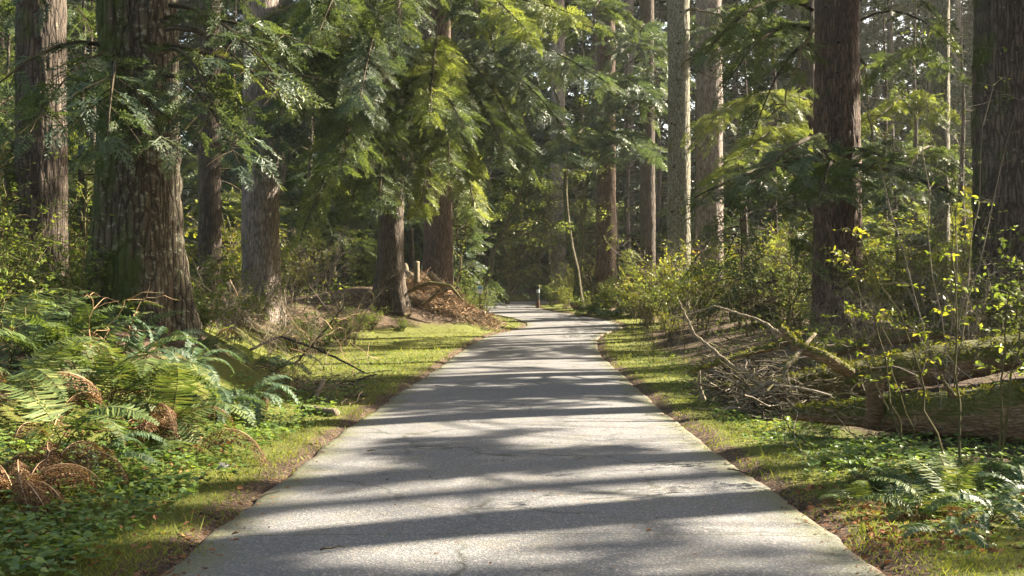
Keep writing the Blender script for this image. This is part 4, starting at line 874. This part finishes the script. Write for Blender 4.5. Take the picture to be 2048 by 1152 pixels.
FERNS = [
 ('upright', 172, 0, 10.6, 1.15, 3, 0, 'tallest upright bright frond cluster before the massive trunk'), ('bracken', 110, 0, 10.4, 1.1, 5, 1, 'pale sunlit fern left of the tallest one'),
 ('bracken', 290, 0, 10.2, 1.15, 6, 1, 'sunlit fern arching right before the massive trunk'), ('bracken', 215, 0, 9.3, 1.15, 6, 2, 'large green fern in the middle of the left bank'),
 ('bracken', 330, 0, 9.3, 1.1, 6, 4, 'fern with rusty fronds hanging above the herb carpet'), ('bracken', 30, 0, 8.6, 1.1, 6, 3, 'fern at the left edge halfway down the bank'),
 ('bracken', 120, 0, 8.0, .95, 6, 3, 'fern above the dark rusty clump'), ('sword', 420, 0, 10.8, .8, 11, 1, 'blue green fern right of the rusty fronds'),
 ('sword', 470, 0, 12.0, .8, 11, 0, 'dark blue green fern behind the rusty one at right'), ('sword', 370, 0, 12.2, .8, 11, 0, 'sword fern at the right foot of the massive trunk'),
 ('sword', 290, 0, 11.9, .8, 10, 0, 'sword fern at the very foot of the massive trunk'), ('bracken', 440, 0, 14.5, .9, 6, 1, 'fern beyond the bank right of the massive trunk'),
 ('bracken', 10, 0, 10.6, 1.2, 6, 1, 'large fern cut by the left edge higher up'), ('sword', 520, 0, 12.6, .65, 10, 2, 'small fern at the right end of the fern bank'),
 ('bracken', 510, 0, 15.5, .75, 6, 2, 'small sunny fern near the grass clearing'), ('sword', 560, 0, 18, .85, 12, 0, 'pale fern at the back beside the bare shrubs'),
 ('dead', 45, 0, 6.7, .75, 26, 0, 'dark rusty dead fern clump low at the left edge'), ('dead', 290, 0, 9.0, .8, 16, 0, 'rust brown dead fern under the sunlit fronds'), ('dead', 115, 0, 7.4, .65, 14, 0, 'small rust brown fern beside the dark clump'),
 ('bracken', 60, 0, 12.0, 1.0, 6, 1, 'shaded fern before the leftmost trunk'), ('upright', 110, 0, 9.9, 1.0, 4, 0, 'pair of pale upright fronds left of the tallest fern'),
 ('bracken', 385, 0, 8.8, .95, 5, 2, 'fern drooping its rusty tips over the left herb carpet'), ('sword', 200, 0, 8.0, .6, 9, 0, 'sword fern low on the left bank'), ('upright', 240, 0, 10.9, .9, 4, 0, 'short upright fronds right of the tallest cluster'),
 ('upright', 60, 0, 9.6, 1.15, 4, 0, 'tall upright fronds at the left, nearest the leafy bramble'), ('upright', 190, 0, 9.7, 1.1, 5, 0, 'upright yellow green fronds right in front of the tallest cluster'),
 ('sword', 180, 0, 12.4, .85, 10, 0, 'dark sword fern at the left foot of the massive trunk'), ('sword', 330, 0, 13.0, .7, 10, 0, 'sword fern tight against the massive trunk at its right'),
 ('bracken', 1760, 0, 7.5, .45, 6, 1, 'small fern left of the right hand ferns'), ('sword', 1815, 0, 7.3, .5, 12, 0, 'pale shining fern below the thick mossy log'),
 ('upright', 1905, 0, 6.9, .62, 4, 0, 'tall green fern standing before the thick mossy log'), ('sword', 1985, 0, 6.5, .5, 11, 0, 'dark fern at the lower right edge'),
 ('sword', 2060, 0, 7.2, .62, 11, 0, 'large fern cut by the right edge before the thick log'), ('bracken', 1700, 0, 6.9, .36, 5, 2, 'tiny fern with yellow brown fronds by the right verge'),
 ('sword', 1890, 0, 6.0, .34, 10, 0, 'small blue green fern in the lower right corner'), ('bracken', 1850, 0, 6.6, .45, 5, 1, 'thin fern between the pale shining one and the tall one'),
 ('bracken', 1650, 0, 10.3, .4, 6, 0, 'tiny fern by the left end of the thick log'),
 ('sword', 1225, 0, 45, 1.1, 14, 0, 'fern before the ribbed trunk above the bend'), ('sword', 1190, 0, 46.5, 1.0, 12, 0, 'fern left of the ribbed trunk above the bend')]
for k, px, row, d, L, n, dead, lab in FERNS: fern(k, px, row, d, L, n, lab, dead)

# ------------------------------------------------------------------ logs, fallen boughs, brush
def moss_tufts(s, P, rad, n, size=.03, spread=.9):
    A = np.asarray(P, float); t = rng.random(n) * (len(A) - 1); i = t.astype(int); f = (t - i)[:, None]; c = A[i] * (1 - f) + A[np.minimum(i + 1, len(A) - 1)] * f; rr = np.interp(t, np.arange(len(A)), rad)
    T = norm(A[-1] - A[0]); side = norm(np.cross(T, [0, 0, 1.])); up = np.cross(side, T); th = rng.normal(0, spread, n); keep = vnoise(np.mod(t * 3.1, 16), th * 2 + 9, 16, 3) > .42
    nrm_ = np.cos(th)[:, None] * up + np.sin(th)[:, None] * side; p = c + nrm_ * (rr * .97)[:, None]; p, nn = p[keep], nrm_[keep]; m = len(p)
    d = nn + rng.normal(0, .6, (m, 3)) + np.array([0, 0, -.2]); s.add(rhomb(p, d, size * rng.uniform(.5, 1.6, m), size * .35 * np.ones(m), rng.normal(0, 1, (m, 3))), mi=0)
def log(name, label, cat, pts, rads, n=60, nA=60, tufts=3500, amp=.02, tsize=.034, ends=True, bark=None, spread=.9, stubs=()):
    pts = np.array(pts, float); b = pts[0].copy(); t = np.linspace(0, len(pts) - 1, n); ax = np.stack([np.interp(t, range(len(pts)), pts[:, j] - b[j]) for j in range(3)], 1)
    ax[1:-1] += .004 * rng.normal(0, 1, (n - 2, 3)); rad = np.interp(t, range(len(pts)), rads) * (1 + .05 * np.sin(t * 6)); root = thing(name, label, cat, tuple(b))
    # close the ends with a small ring
    ax2 = np.concatenate([ax[:1] - .001 * (ax[1] - ax[0]), ax, ax[-1:] + .001 * (ax[-1] - ax[-2])]); rad2 = np.concatenate([[.004], rad, [.004]])
    link('bark', stem_mesh('bark', ax2, rad2, bark or M['bark_log'], nA, amp, seed=int(abs(b[0] * 10)) + 3, cell=.06), root)
    if tufts:
        s = Soup(); moss_tufts(s, ax, rad, tufts, tsize, spread); link('moss', s.mesh('moss', [M['moss_tuft']]), root)
    for p0, p1, r0, r1 in stubs:
        s = Soup(); C = curve(np.array(p0) - b, np.array(p1) - b, .0, 7, .006); o_ = link('branch_stub', stem_mesh('branch_stub', np.concatenate([C, C[-1:] + .0005]), np.concatenate([np.linspace(r0, r1, 7), [.003]]), bark or M['bark_log'], 14, .008), root)
    return root
log('fallen_log', 'thickest mossy fallen log with peeling brown bark, lower right', 'log', [(2.75, 10.75, .17), (3.3, 10.3, .2), (4.2, 9.6, .28), (5.0, 9.0, .34), (6.3, 8.2, .42)], [.06, .13, .25, .30, .32], 90, 90, 8000, .03, .04, spread=.75,
    stubs=[((3.32, 10.1, .2), (3.25, 9.85, .58), .085, .075), ((3.9, 9.7, .4), (3.75, 9.6, .62), .03, .012)])
log('fallen_log', 'long dark mossy log rising to the right behind the thickest one', 'log', [(2.95, 13.0, .17), (3.6, 13.1, .25), (4.6, 13.1, .42), (6.1, 13.2, .66), (7.6, 13.3, .86)], [.12, .20, .22, .22, .21], 80, 70, 11000, .025, .04, spread=1.0,
    stubs=[((3.1, 12.9, .2), (2.95, 12.7, .1), .03, .01), ((4.5, 13., .45), (4.4, 12.7, .12), .03, .02)])
log('fallen_bough', 'thin mossy bough lying behind the long dark log', 'fallen branch', [W(1640, 712, 15.3), W(1760, 680, 15.3), W(1900, 665, 15.2), W(2010, 690, 15)], [.05, .08, .08, .06], 40, 24, 2500, .01, .035)
log('fallen_bough', 'broken mossy bough leaning across the brush tangle', 'fallen branch', [W(1560, 655, 12.6), W(1595, 692, 12.5), W(1650, 715, 12.4), W(1700, 745, 12.5)], [.035, .06, .07, .07], 40, 24, 1800, .01, .03)
log('fallen_bough', 'forked mossy bough pointing left over the brush tangle', 'fallen branch', [W(1380, 745, 12.2), W(1480, 712, 12.4), W(1560, 690, 12.6), W(1600, 668, 12.6)], [.018, .03, .04, .03], 40, 16, 1500, .006, .03)
log('fallen_bough', 'short curved mossy bough standing over the log end', 'fallen branch', [W(1568, 762, 12.2), W(1572, 735, 12.2), W(1590, 715, 12.3), W(1630, 668, 12.8)], [.03, .03, .028, .02], 30, 14, 500, .004, .02, bark=M['post_wood'])
log('fallen_bough', 'straight pale branch rising left out of the brush tangle', 'fallen branch', [W(1530, 775, 12.3), W(1460, 728, 12.3), W(1390, 670, 12.4), W(1357, 600, 12.5)], [.032, .022, .016, .008], 40, 12, 0, .002, bark=M['post_wood'])
log('fallen_bough', 'long thin branch arching over the brush tangle', 'fallen branch', [W(1340, 640, 12.9), W(1430, 612, 12.9), W(1520, 640, 12.8), W(1590, 690, 12.6)], [.006, .011, .016, .02], 40, 10, 0, .002, bark=M['post_wood'])
log('fallen_bough', 'low mossy bough lying on the grass below the brush tangle', 'fallen branch', [W(1420, 778, 13.2), W(1470, 772, 13.2), W(1520, 778, 13.0)], [.02, .035, .03], 24, 14, 900, .005, .03)
log('fallen_branch', 'short brown log lying on the left grass near the path', 'log', [on_ground(607, 822) + [0, 0, .03], on_ground(672, 833) + [0, 0, .03]], [.042, .05], 20, 20, 0, .006, bark=M['post_wood'])
log('fallen_branch', 'short stubby branch standing on the left grass', 'fallen branch', [on_ground(630, 800) + [0, 0, .03], on_ground(648, 790) + [0, 0, .2]], [.035, .03], 12, 12, 0, .005, bark=M['post_wood'])
log('fallen_branch', 'dark stick on the left grass beside the short log', 'fallen branch', [on_ground(690, 797) + [0, 0, .02], on_ground(735, 794) + [0, 0, .02]], [.02, .015], 12, 8, 0, .002, bark=M['bark_dark'])
log('fallen_branch', 'dark fallen branch slanting above the left clearing', 'fallen branch', [W(500, 700, 15), W(560, 672, 15.5), W(640, 700, 15.2), W(730, 745, 15)], [.018, .02, .017, .01], 24, 10, 0, .003, bark=M['bark_dark'])
log('fallen_branch', 'thin upright stick leaning at the left edge of the clearing', 'fallen branch', [W(590, 728, 14.6), W(640, 672, 14.6), W(690, 610, 14.6)], [.016, .013, .008], 24, 8, 0, .003, bark=M['bark_dark'])
log('stick', 'curved pale stick on the right grass under the brush tangle', 'stick', [W(1408, 800, 12.9), W(1399, 775, 12.9), W(1398, 735, 12.8)], [.03, .022, .012], 14, 9, 0, .003, bark=M['post_wood'])
log('fallen_log', 'small dark log on the grass left of the ribbed trunk foot', 'log', [W(1142, 611, 47.5), W(1155, 607, 47.5)], [.12, .14], 12, 14, 0, .02, bark=M['bark_log'])
for px, w_, lab in [(1200, .34, 'left of two dark mossy stones above the outside of the bend'), (1236, .26, 'right of two dark mossy stones above the outside of the bend')]:
    p = on_ground(px, 627, 60); s = Soup(); th = np.linspace(0, 2 * pi, 13)[:-1]; ph = np.linspace(0, pi / 2, 6)
    V = np.array([[(w_ * 1.5 * cos(p_) * cos(t_) * (1 + .12 * sin(3 * t_ + px)), w_ * cos(p_) * sin(t_), w_ * .95 * sin(p_) - .08) for t_ in th] for p_ in ph]); o = link('stone', grid_mesh('stone', V, M['bark_log'], True, {'rid': np.ones(V.shape[:2])}, False), None, tuple(p)); tag(o, lab, 'stone')

# tangles of twigs that nobody could count
def tangle(name, label, cat, centre_fn, n, length, rad, mats, flat_=.35, sag=.05, kinks=5, mi=0):
    s = Soup()
    for i in range(n):
        c, up = centre_fn(); a = rng.random() * 2 * pi; L = length * rng.uniform(.35, 1.3); d = np.array([cos(a), sin(a), rng.normal(0, flat_) + up]); d = d / np.linalg.norm(d)
        P = curve(c - d * L / 2, c + d * L / 2, rng.normal(0, sag), kinks + 2, L * .025); r_ = rad * rng.uniform(.3, 1.4); s.add(tubeq(P, np.linspace(r_, r_ * .25, len(P)), 4), r=np.clip(rng.random() + rng.normal(0, .1, (len(P) - 1) * 4), 0, 1), mi=rng.integers(0, len(mats)))
        for k in range(rng.integers(0, 4)):
            q = P[rng.integers(1, len(P) - 1)]; e = q + norm(d + rng.normal(0, .7, 3)) * L * rng.uniform(.15, .4); s.add(tubeq(curve(q, e, 0, 4, L * .02), np.linspace(r_ * .5, r_ * .15, 4), 3), r=rng.random())
    for q in s.q:
        zmin = q[..., 2]
    o = link(name, s.mesh(name, mats)); tag(o, label, cat, kind='stuff'); return o
def right_pile():
    d = rng.uniform(12.0, 15.5); px = rng.normal(1455, 100); x = (px - CX) / F * d; x = max(x, float(road_x(d)) + HALF + .75 + rng.random() * .6); px = x / d * F + CX; h = abs(rng.normal(0, .26)) * np.interp(px, [1290, 1480, 1650], [.35, 1, .9]); return np.array([x, d, g1(x, d) + .02 + h]), 0.
tangle('brush_pile', 'tangle of bare grey sticks left of the mossy logs', 'brush pile', right_pile, 800, .9, .009, [TG, M['twig_dark'], TM], .3)
def right_bank():
    px = rng.uniform(1560, 2080); d = rng.uniform(9, 17); x = (px - CX) / F * d; return np.array([x, d, g1(x, d) + .05 + abs(rng.normal(0, .3))]), .5
tangle('brush_twigs', 'thin bare twigs standing among and over the mossy logs', 'twigs', right_bank, 260, .8, .004, [TG, M['twig_dark']], .9)
HP = W(930, 640, 37.0)
def heap():
    t = rng.random(); px = np.interp(t, [0, .4, 1], [825, 880, 985]) + rng.normal(0, 18); d = rng.uniform(36.3, 39.5); x = (px - CX) / F * d; h = max(0, np.interp(px, [800, 850, 900, 950, 1000], [.35, .62, .5, .22, .06])) * rng.random()**.5 * 1.2
    return np.array([x, d, g1(x, d) + h]), 0.
tangle('brush_heap', 'heap of dry brown boughs and needles beside the flared tree', 'brush heap', heap, 1500, .7, .012, [DR, TG, DR, M['twig_dark'], DR], .5, .08)
for pts, r_, lab in [([(815, 585, 36.2), (858, 566, 36.2), (900, 572, 36.2), (925, 600, 36.2)], .07, 'thick brown bough arching over the brush heap'), ([(846, 612, 36.0), (862, 598, 36.0), (882, 580, 36.0)], .06, 'short reddish bough slanting on the brush heap face')]:
    log('fallen_bough', lab, 'fallen branch', [W(*p) for p in pts], [r_ * .6] + [r_] * (len(pts) - 2) + [r_ * .5], 30, 10, 0, .008, bark=M['bark_log'])
log('cut_log', 'sawn log leaning on the heap before the reddish trunk', 'log', [W(858, 546, 37.2), W(893, 580, 37.6)], [.11, .12], 16, 16, 0, .01, bark=M['post_wood'])
log('cut_log', 'pale bent log between the flared tree and the wooden post', 'log', [W(808, 528, 38.5), W(812, 545, 38.4), W(836, 565, 38)], [.11, .13, .12], 16, 14, 0, .01, bark=M['post_wood'])
log('wooden_post', 'upright weathered wooden post between the flared tree and reddish trunk', 'post', [W(833, 592, 37.4), W(833, 523, 37.4)], [.1, .1], 20, 16, 0, .006, bark=M['post_wood'])
def left_pile():
    px = rng.uniform(520, 740); d = rng.uniform(13.5, 18); x = (px - CX) / F * d; return np.array([x, d, g1(x, d) + abs(rng.normal(0, .09))]), 0.
tangle('brush_twigs', 'scattered dark twigs at the left of the grass clearing', 'twigs', left_pile, 150, .8, .007, [M['twig_dark'], TG, DR], .2)
def left_mid():
    px = rng.uniform(380, 740); d = rng.uniform(18, 30); x = (px - CX) / F * d; return np.array([x, d, g1(x, d) + rng.random() * .9]), .8
tangle('bare_stems', 'pale bare stems standing behind the left grass clearing', 'stems', left_mid, 150, 1.3, .006, [TG, DR], .9)
def right_mid():
    px = rng.uniform(1270, 1620); d = rng.uniform(22, 34); x = (px - CX) / F * d; return np.array([x, d, g1(x, d) + rng.random() * 1.2]), 1.2
tangle('bare_stems', 'thin dark stems standing behind the right brush tangle', 'stems', right_mid, 220, 1.6, .008, [M['twig_dark'], TM], .8)

# ------------------------------------------------------------------ grass, herbs, litter
def scatter(n, x0, x1, y0, y1, wfn, power=1.6):
    """ground points, denser towards the camera; wfn(x, y, e, left) is a keep probability"""
    u_ = rng.random(n); y = (y0**(1 - power) + u_ * (y1**(1 - power) - y0**(1 - power)))**(1 / (1 - power)); x = rng.uniform(x0, x1, n)
    dd = road_side(x, y); e = np.abs(dd) - HALF; w = wfn(x, y, e, dd < 0); k = rng.random(n) < w; return x[k], y[k], e[k]
def lawn_w(x, y, e, lf):
    lim = np.where(lf, np.interp(y, [3, 8, 15, 20, 32, 36, 60], [1.3, 1.0, .9, 4.6, 4.0, .8, 1.6]), np.interp(y, [3, 8, 12, 20, 40, 60], [.9, 1.0, 1.2, 1.6, 1.5, 2.2]))
    pat = .5 + .6 * gnoise(x, y, 2.1); ed_ = -.09 + .17 * np.clip(gnoise(x, y, 1.9) + .35 + .6 * gnoise(x, y, 7.), -.3, 1.4)
    return sm(lim + .5, lim - .4, e) * sm(ed_, ed_ + .16, e) * np.clip(pat + .25, .15, 1)
x, y, e = scatter(330000, -9, 6.5, 3.6, 62, lawn_w, 1.75)
h = rng.gamma(3, .0075, len(x)) * (1 + .4 * gnoise(x, y, 1.7)) * np.clip(.75 + y * .025, .75, 1.7) + .008; a = rng.random(len(x)) * 6.28; p = np.stack([x, y, SURF(x, y) - .004], 1)
d = np.stack([np.cos(a) * .7, np.sin(a) * .7, np.ones(len(x))], 1) ; s = Soup(); s.add(rhomb(p, d, h, .0028 + .00055 * y, np.stack([np.sin(a), -np.cos(a), 0 * a], 1) + rng.normal(0, .3, (len(x), 3))))
def tuft_w(x, y, e, lf): return lawn_w(x, y, e, lf) * (gnoise(x, y, 2.9) > .45) * .8
x, y, e = scatter(44000, -7, 6, 4.2, 34, tuft_w, 1.3); h = rng.uniform(.05, .16, len(x)); a = rng.random(len(x)) * 6.28; p = np.stack([x, y, G(x, y) - .01], 1)
s.add(rhomb(p, np.stack([np.cos(a) * .45, np.sin(a) * .45, np.ones(len(x))], 1), h, .004 + .0006 * y, rng.normal(0, 1, (len(x), 3)) * np.array([1, 1, .1])))
o = link('grass', s.mesh('grass', [M['grass']])); tag(o, 'short mossy grass along both sides of the path', 'grass', kind='stuff')
def herb_w(x, y, e, lf):
    pat = gnoise(x, y, 1.4) + .35 * gnoise(x, y, 4.)
    l = sm(.2, .7, e) * sm(.5, -.4, e - np.interp(y, [3, 6, 8, 12, 20], [3.6, 3.0, 1.7, 1.5, 1.6])) * np.interp(y, [3, 10, 15, 20], [1, 1, .5, .25]) * np.clip(.85 + pat, .08, 1)
    r_ = sm(.3, .7, e) * sm(4.5, 2.5, e) * np.interp(y, [4, 6.3, 7.5, 14, 20], [.12, .25, 1, .8, .3]) * np.clip(.65 + pat, 0, 1); return np.where(lf, l, r_)
x, y, e = scatter(95000, -6.5, 6.5, 3.6, 26, herb_w, 1.5); n = len(x); hh = rng.uniform(.02, .12, n) * np.where(x > 2, .6, 1); s = Soup(); z = G(x, y); base = np.stack([x, y, z + hh], 1)
for k in range(3):
    a = rng.random(n) * 6.28 + k * 2.1; l = rng.uniform(.02, .052, n) * (1 + .35 * gnoise(x, y, 2.3)); s.add(leafq(base, np.stack([np.cos(a), np.sin(a), rng.normal(.05, .25, n)], 1), l, l * .8, np.array([0, 0, 1.]) + rng.normal(0, .25, (n, 3)), .12))
a = rng.random(n) * 6.28; s.add(rhomb(np.stack([x, y, z], 1), np.stack([.1 * np.cos(a), .1 * np.sin(a), np.ones(n)], 1), hh, np.full(n, .003), rng.normal(0, 1, (n, 3))))
o = link('ground_cover', s.mesh('ground_cover', [M['herb']])); tag(o, 'carpet of small green herb leaves beside the path', 'ground cover', kind='stuff')
def under_w(x, y, e, lf):
    pat = gnoise(x, y, .9); return np.where(lf, sm(2.4, 3.8, e), sm(2.0, 3.6, e)) * np.clip(.6 + pat, .1, 1) * np.where(lf & (y > 19) & (y < 33) & (e < 4.6), 0., 1.) * np.where(lf & (y < 13.3) & (e < 5.5), .3, 1.) * np.where(~lf & (y < 14) & (e < 4.5), .25, 1.)
x, y, e = scatter(36000, -30, 30, 8, 72, under_w, 1.1); n = len(x); hh = rng.uniform(.03, .42, n); s = Soup(); z = G(x, y); base = np.stack([x, y, z + hh], 1)
for k in range(3):
    a = rng.random(n) * 6.28 + k * 2.1; l = rng.uniform(.05, .1, n) * (1 + y * .012); s.add(rhomb(base + rng.normal(0, .05, (n, 3)), np.stack([np.cos(a), np.sin(a), rng.normal(0, .35, n)], 1), l, l * .6, np.array([0, 0, 1.]) + rng.normal(0, .4, (n, 3))))
o = link('undergrowth', s.mesh('undergrowth', [M['leaf_green']])); tag(o, 'knee high green undergrowth between the trees', 'undergrowth', kind='stuff')
def litter_w(x, y, e, lf): return np.clip(sm(-.22, .0, e) * sm(.5, .1, e) * 1.0 + .16 * sm(0, .5, e) + .03, 0, 1)
x, y, e = scatter(95000, -7, 7, 3.6, 42, litter_w, 1.6); n = len(x); a = rng.random(n) * 6.28; l = rng.uniform(.008, .034, n); p = np.stack([x, y, SURF(x, y) + .005], 1)
s = Soup(); s.add(rhomb(p, np.stack([np.cos(a), np.sin(a), rng.normal(0, .15, n)], 1), l, l * rng.uniform(.12, .7, n), np.array([0, 0, 1.]) + rng.normal(0, .3, (n, 3))))
n = 900; px = rng.normal(1800, 120, n); yy = rng.uniform(5.6, 7.6, n); x = (px - CX) / F * yy; a = rng.random(n) * 6.28; l = rng.uniform(.02, .055, n)
s.add(leafq(np.stack([x, yy, G(x, yy) + .012], 1), np.stack([np.cos(a), np.sin(a), rng.normal(0, .25, n)], 1), l, l * .6, np.array([0, 0, 1.]) + rng.normal(0, .4, (n, 3))), np.tile(rng.uniform(.2, 1, n), 2))
n = 500; px = rng.uniform(0, 480, n); yy = rng.uniform(5, 12, n); x = (px - CX) / F * yy; a = rng.random(n) * 6.28; l = rng.uniform(.02, .05, n)
s.add(leafq(np.stack([x, yy, G(x, yy) + rng.uniform(.01, .12, n)], 1), np.stack([np.cos(a), np.sin(a), rng.normal(0, .25, n)], 1), l, l * .6, np.array([0, 0, 1.]) + rng.normal(0, .4, (n, 3))), np.tile(rng.uniform(.4, 1, n), 2))
o = link('leaf_litter', s.mesh('leaf_litter', [M['litter']])); tag(o, 'brown needles and leaf crumbs along the path edges', 'leaf litter', kind='stuff')
# leaves and twigs one could count on the asphalt and verges
lm = Soup(); lm.add(leafq(np.array([[0, 0, .006]]), np.array([[1., 0, .1]]), np.array([1.]), np.array([.75]), np.array([[0, 0, 1.]]), .18), r=.97)
lm.add(leafq(np.array([[.25, 0, .006]]), np.array([[.5, .9, .1]]), np.array([.55]), np.array([.4]), np.array([[0, 0, 1.]]), .18), r=.9); lm.add(leafq(np.array([[.25, 0, .006]]), np.array([[.5, -.9, .1]]), np.array([.55]), np.array([.4]), np.array([[0, 0, 1.]]), .18), r=1.)
LEAF = lm.mesh('fallen_leaf', [M['litter']])
def surf(px, py):
    p = on_ground(px, py); e = abs(float(road_side(p[0], p[1]))) - HALF
    if e < 0: p[2] = float(road_z(p[1])) + .024
    return p
for px, py, sz, lab in [(1768, 1135, .06, 'orange leaf on the asphalt at the lower right'), (1303, 1085, .035, 'small brown leaf on the asphalt below the joint'), (630, 888, .05, 'orange leaf at the left edge of the path'),
        (1654, 984, .045, 'orange leaf on the right grass verge'), (370, 1075, .05, 'orange leaf on the left verge at the bottom'), (740, 921, .03, 'small dark leaf on the asphalt left of centre'), (1577, 1024, .035, 'tan leaf near the right path edge'),
        (165, 1122, .07, 'pale curled leaf in the lower left corner grass'), (1412, 889, .035, 'pinkish leaf at the right path edge'), (1700, 1000, .05, 'rusty leaf under the small right fern')]:
    p = surf(px, py); o = link('fallen_leaf', LEAF, None, tuple(p)); o.scale = (sz, sz, sz); o.rotation_euler = (rng.normal(0, .2), rng.normal(0, .2), rng.random() * 6.28); tag(o, lab, 'leaf', 'fallen leaves')
for a_, b_, lab in [((735, 922), (752, 921), 'short dark twig on the asphalt left of centre'), ((505, 1005), (560, 1008), 'thin twig lying off the left path edge'), ((400, 1030), (440, 1045), 'dark twig on the brown left edge strip'), ((1455, 960), (1500, 968), 'fine twig on the asphalt near the right edge'),
        ((870, 782), (895, 783), 'tiny twig in the middle distance on the asphalt'), ((1240, 772), (1262, 771), 'small dark twig at the right of the asphalt'), ((640, 1132), (690, 1129), 'pale twig at the bottom of the asphalt')]:
    p = surf(*a_) + [0, 0, .006]; q = surf(*b_) + [0, 0, .006]; s = Soup(); s.add(tubeq(curve(p - p, q - p, .004, 5, .004), np.linspace(.006, .003, 5), 4)); o = link('twig', s.mesh('twig', [M['twig_dark']]), None, tuple(p)); tag(o, lab, 'twig', 'fallen twigs')

# ------------------------------------------------------------------ bollard and sign
def box(s, lo, hi, mi=0):
    x0, y0, z0 = lo; x1, y1, z1 = hi; v = np.array([(x0,y0,z0),(x1,y0,z0),(x1,y1,z0),(x0,y1,z0),(x0,y0,z1),(x1,y0,z1),(x1,y1,z1),(x0,y1,z1)])
    for f in ((0,3,2,1),(4,5,6,7),(0,1,5,4),(1,2,6,5),(2,3,7,6),(3,0,4,7)): s.add(v[list(f)][None], mi=mi)
def cyl(prof, sides=20):
    th = np.arange(sides) * 2 * pi / sides; V = np.array([[(r_ * cos(t), r_ * sin(t), z_) for t in th] for r_, z_ in prof]); return V
bd = 52.0; bx = (1076 - CX) / F * bd; bz = g1(bx, bd)
root = thing('bollard', 'dark round bollard with pale band standing in grass at the far bend', 'bollard', (bx, bd, bz)); top = CH - (571 - HY) / F * bd - bz; r_ = .075
for nm, z0, z1, rr, mm in [('base', -.1, top * .38, r_ * 1.05, 'post_brown'), ('post', top * .38, top * .68, r_, 'post_dark'), ('reflective_band', top * .68, top * .82, r_ * 1.06, 'band'), ('head', top * .82, top - .035, r_, 'post_dark'), ('cap', top - .035, top, r_ * 1.15, 'cap')]:
    V = cyl([(.001, z0), (rr * .96, z0), (rr, z0 + .006), (rr, z1 - .006), (rr * .96, z1), (.001, z1)]); link(nm, grid_mesh(nm, V, M[mm], True, smooth=False), root)
sd_ = 42.0; c = W(960, 579, sd_); sz0 = g1(c[0], c[1])
root = thing('sign', 'small white sign with blue picture panel by the bend', 'sign', (c[0], c[1], sz0)); zc = c[2] - sz0; hw_ = .105; hh_ = .145
s = Soup(); box(s, (-.03, .012, -.1), (.03, .06, zc + .1)); link('post', s.mesh('post', [M['post_wood']]), root)
s = Soup(); box(s, (-hw_, -.004, zc - hh_), (hw_, .008, zc + hh_)); pl = link('panel', s.mesh('panel', [M['sign_white']]), root)
s = Soup(); box(s, (-hw_ * .8, -.0065, zc + .0), (hw_ * .82, -.005, zc + hh_ * .85)); 
link('picture', s.mesh('picture', [M['sign_blue']]), pl)
s = Soup()                                      # dark bird-like figure on the picture and illegible rows of lettering under it
V = [(-.08, .03), (-.05, .012), (.0, .02), (.03, .03)]
for (x0, z0, x1, z1, w_) in [(-.085, .075, -.05, .03, .012), (-.055, .03, .0, .02, .016), (0, .02, .045, .035, .014), (.04, .03, .085, .075, .02), (.045, .06, .085, .045, .016), (-.02, .09, -.01, .08, .014),
        (-.05, -.03, -.05, -.075, .014), (-.085, -.03, -.06, -.03, .012), (-.01, -.02, .02, -.05, .010), (.02, -.03, .07, -.03, .012), (.0, -.075, .03, -.055, .010), (.035, -.085, .085, -.085, .014), (-.05, -.075, -.05, -.11, .02), (-.01, -.10, .03, -.10, .012)]:
    dx, dz_ = x1 - x0, z1 - z0; l_ = math.hypot(dx, dz_); nx, nz = -dz_ / l_ * w_ / 2, dx / l_ * w_ / 2
    s.add(np.array([[(x0 + nx, -.009, zc + z0 + nz), (x0 - nx, -.009, zc + z0 - nz), (x1 - nx, -.009, zc + z1 - nz), (x1 + nx, -.009, zc + z1 + nz)]]))
link('lettering', s.mesh('lettering', [M['sign_ink']]), pl)
for px, py, sx, lab in [(443, 937, .05, 'small grey stone among the left herbs')]:
    p = on_ground(px, py); th = np.linspace(0, 2 * pi, 11)[:-1]; V = np.array([[(sx * 1.3 * cos(p_) * cos(t_) * (1 + .15 * sin(3 * t_)), sx * cos(p_) * sin(t_), sx * .9 * sin(p_)) for t_ in th] for p_ in np.linspace(-.3, pi / 2, 6)]); o = link('stone', grid_mesh('stone', V, M['stone'], True, smooth=False), None, tuple(p)); tag(o, lab, 'stone')
m, nt, nd, lk = mat('forest air'); pv = N(nt, 'VolumePrincipled'); pv.inputs['Density'].default_value = .00028; pv.inputs['Color'].default_value = (.93, .96, .92, 1); pv.inputs['Anisotropy'].default_value = .35
lk.new(pv.outputs[0], N(nt, 'OutputMaterial').inputs['Volume'])
s = Soup(); box(s, (-155, -65, -1.6), (155, 205, 62)); o = link('haze', s.mesh('haze', [m])); tag(o, 'thin pale air between the trees', 'haze', kind='stuff')
print('QUADS', sum(len(m.polygons) for m in bpy.data.meshes))
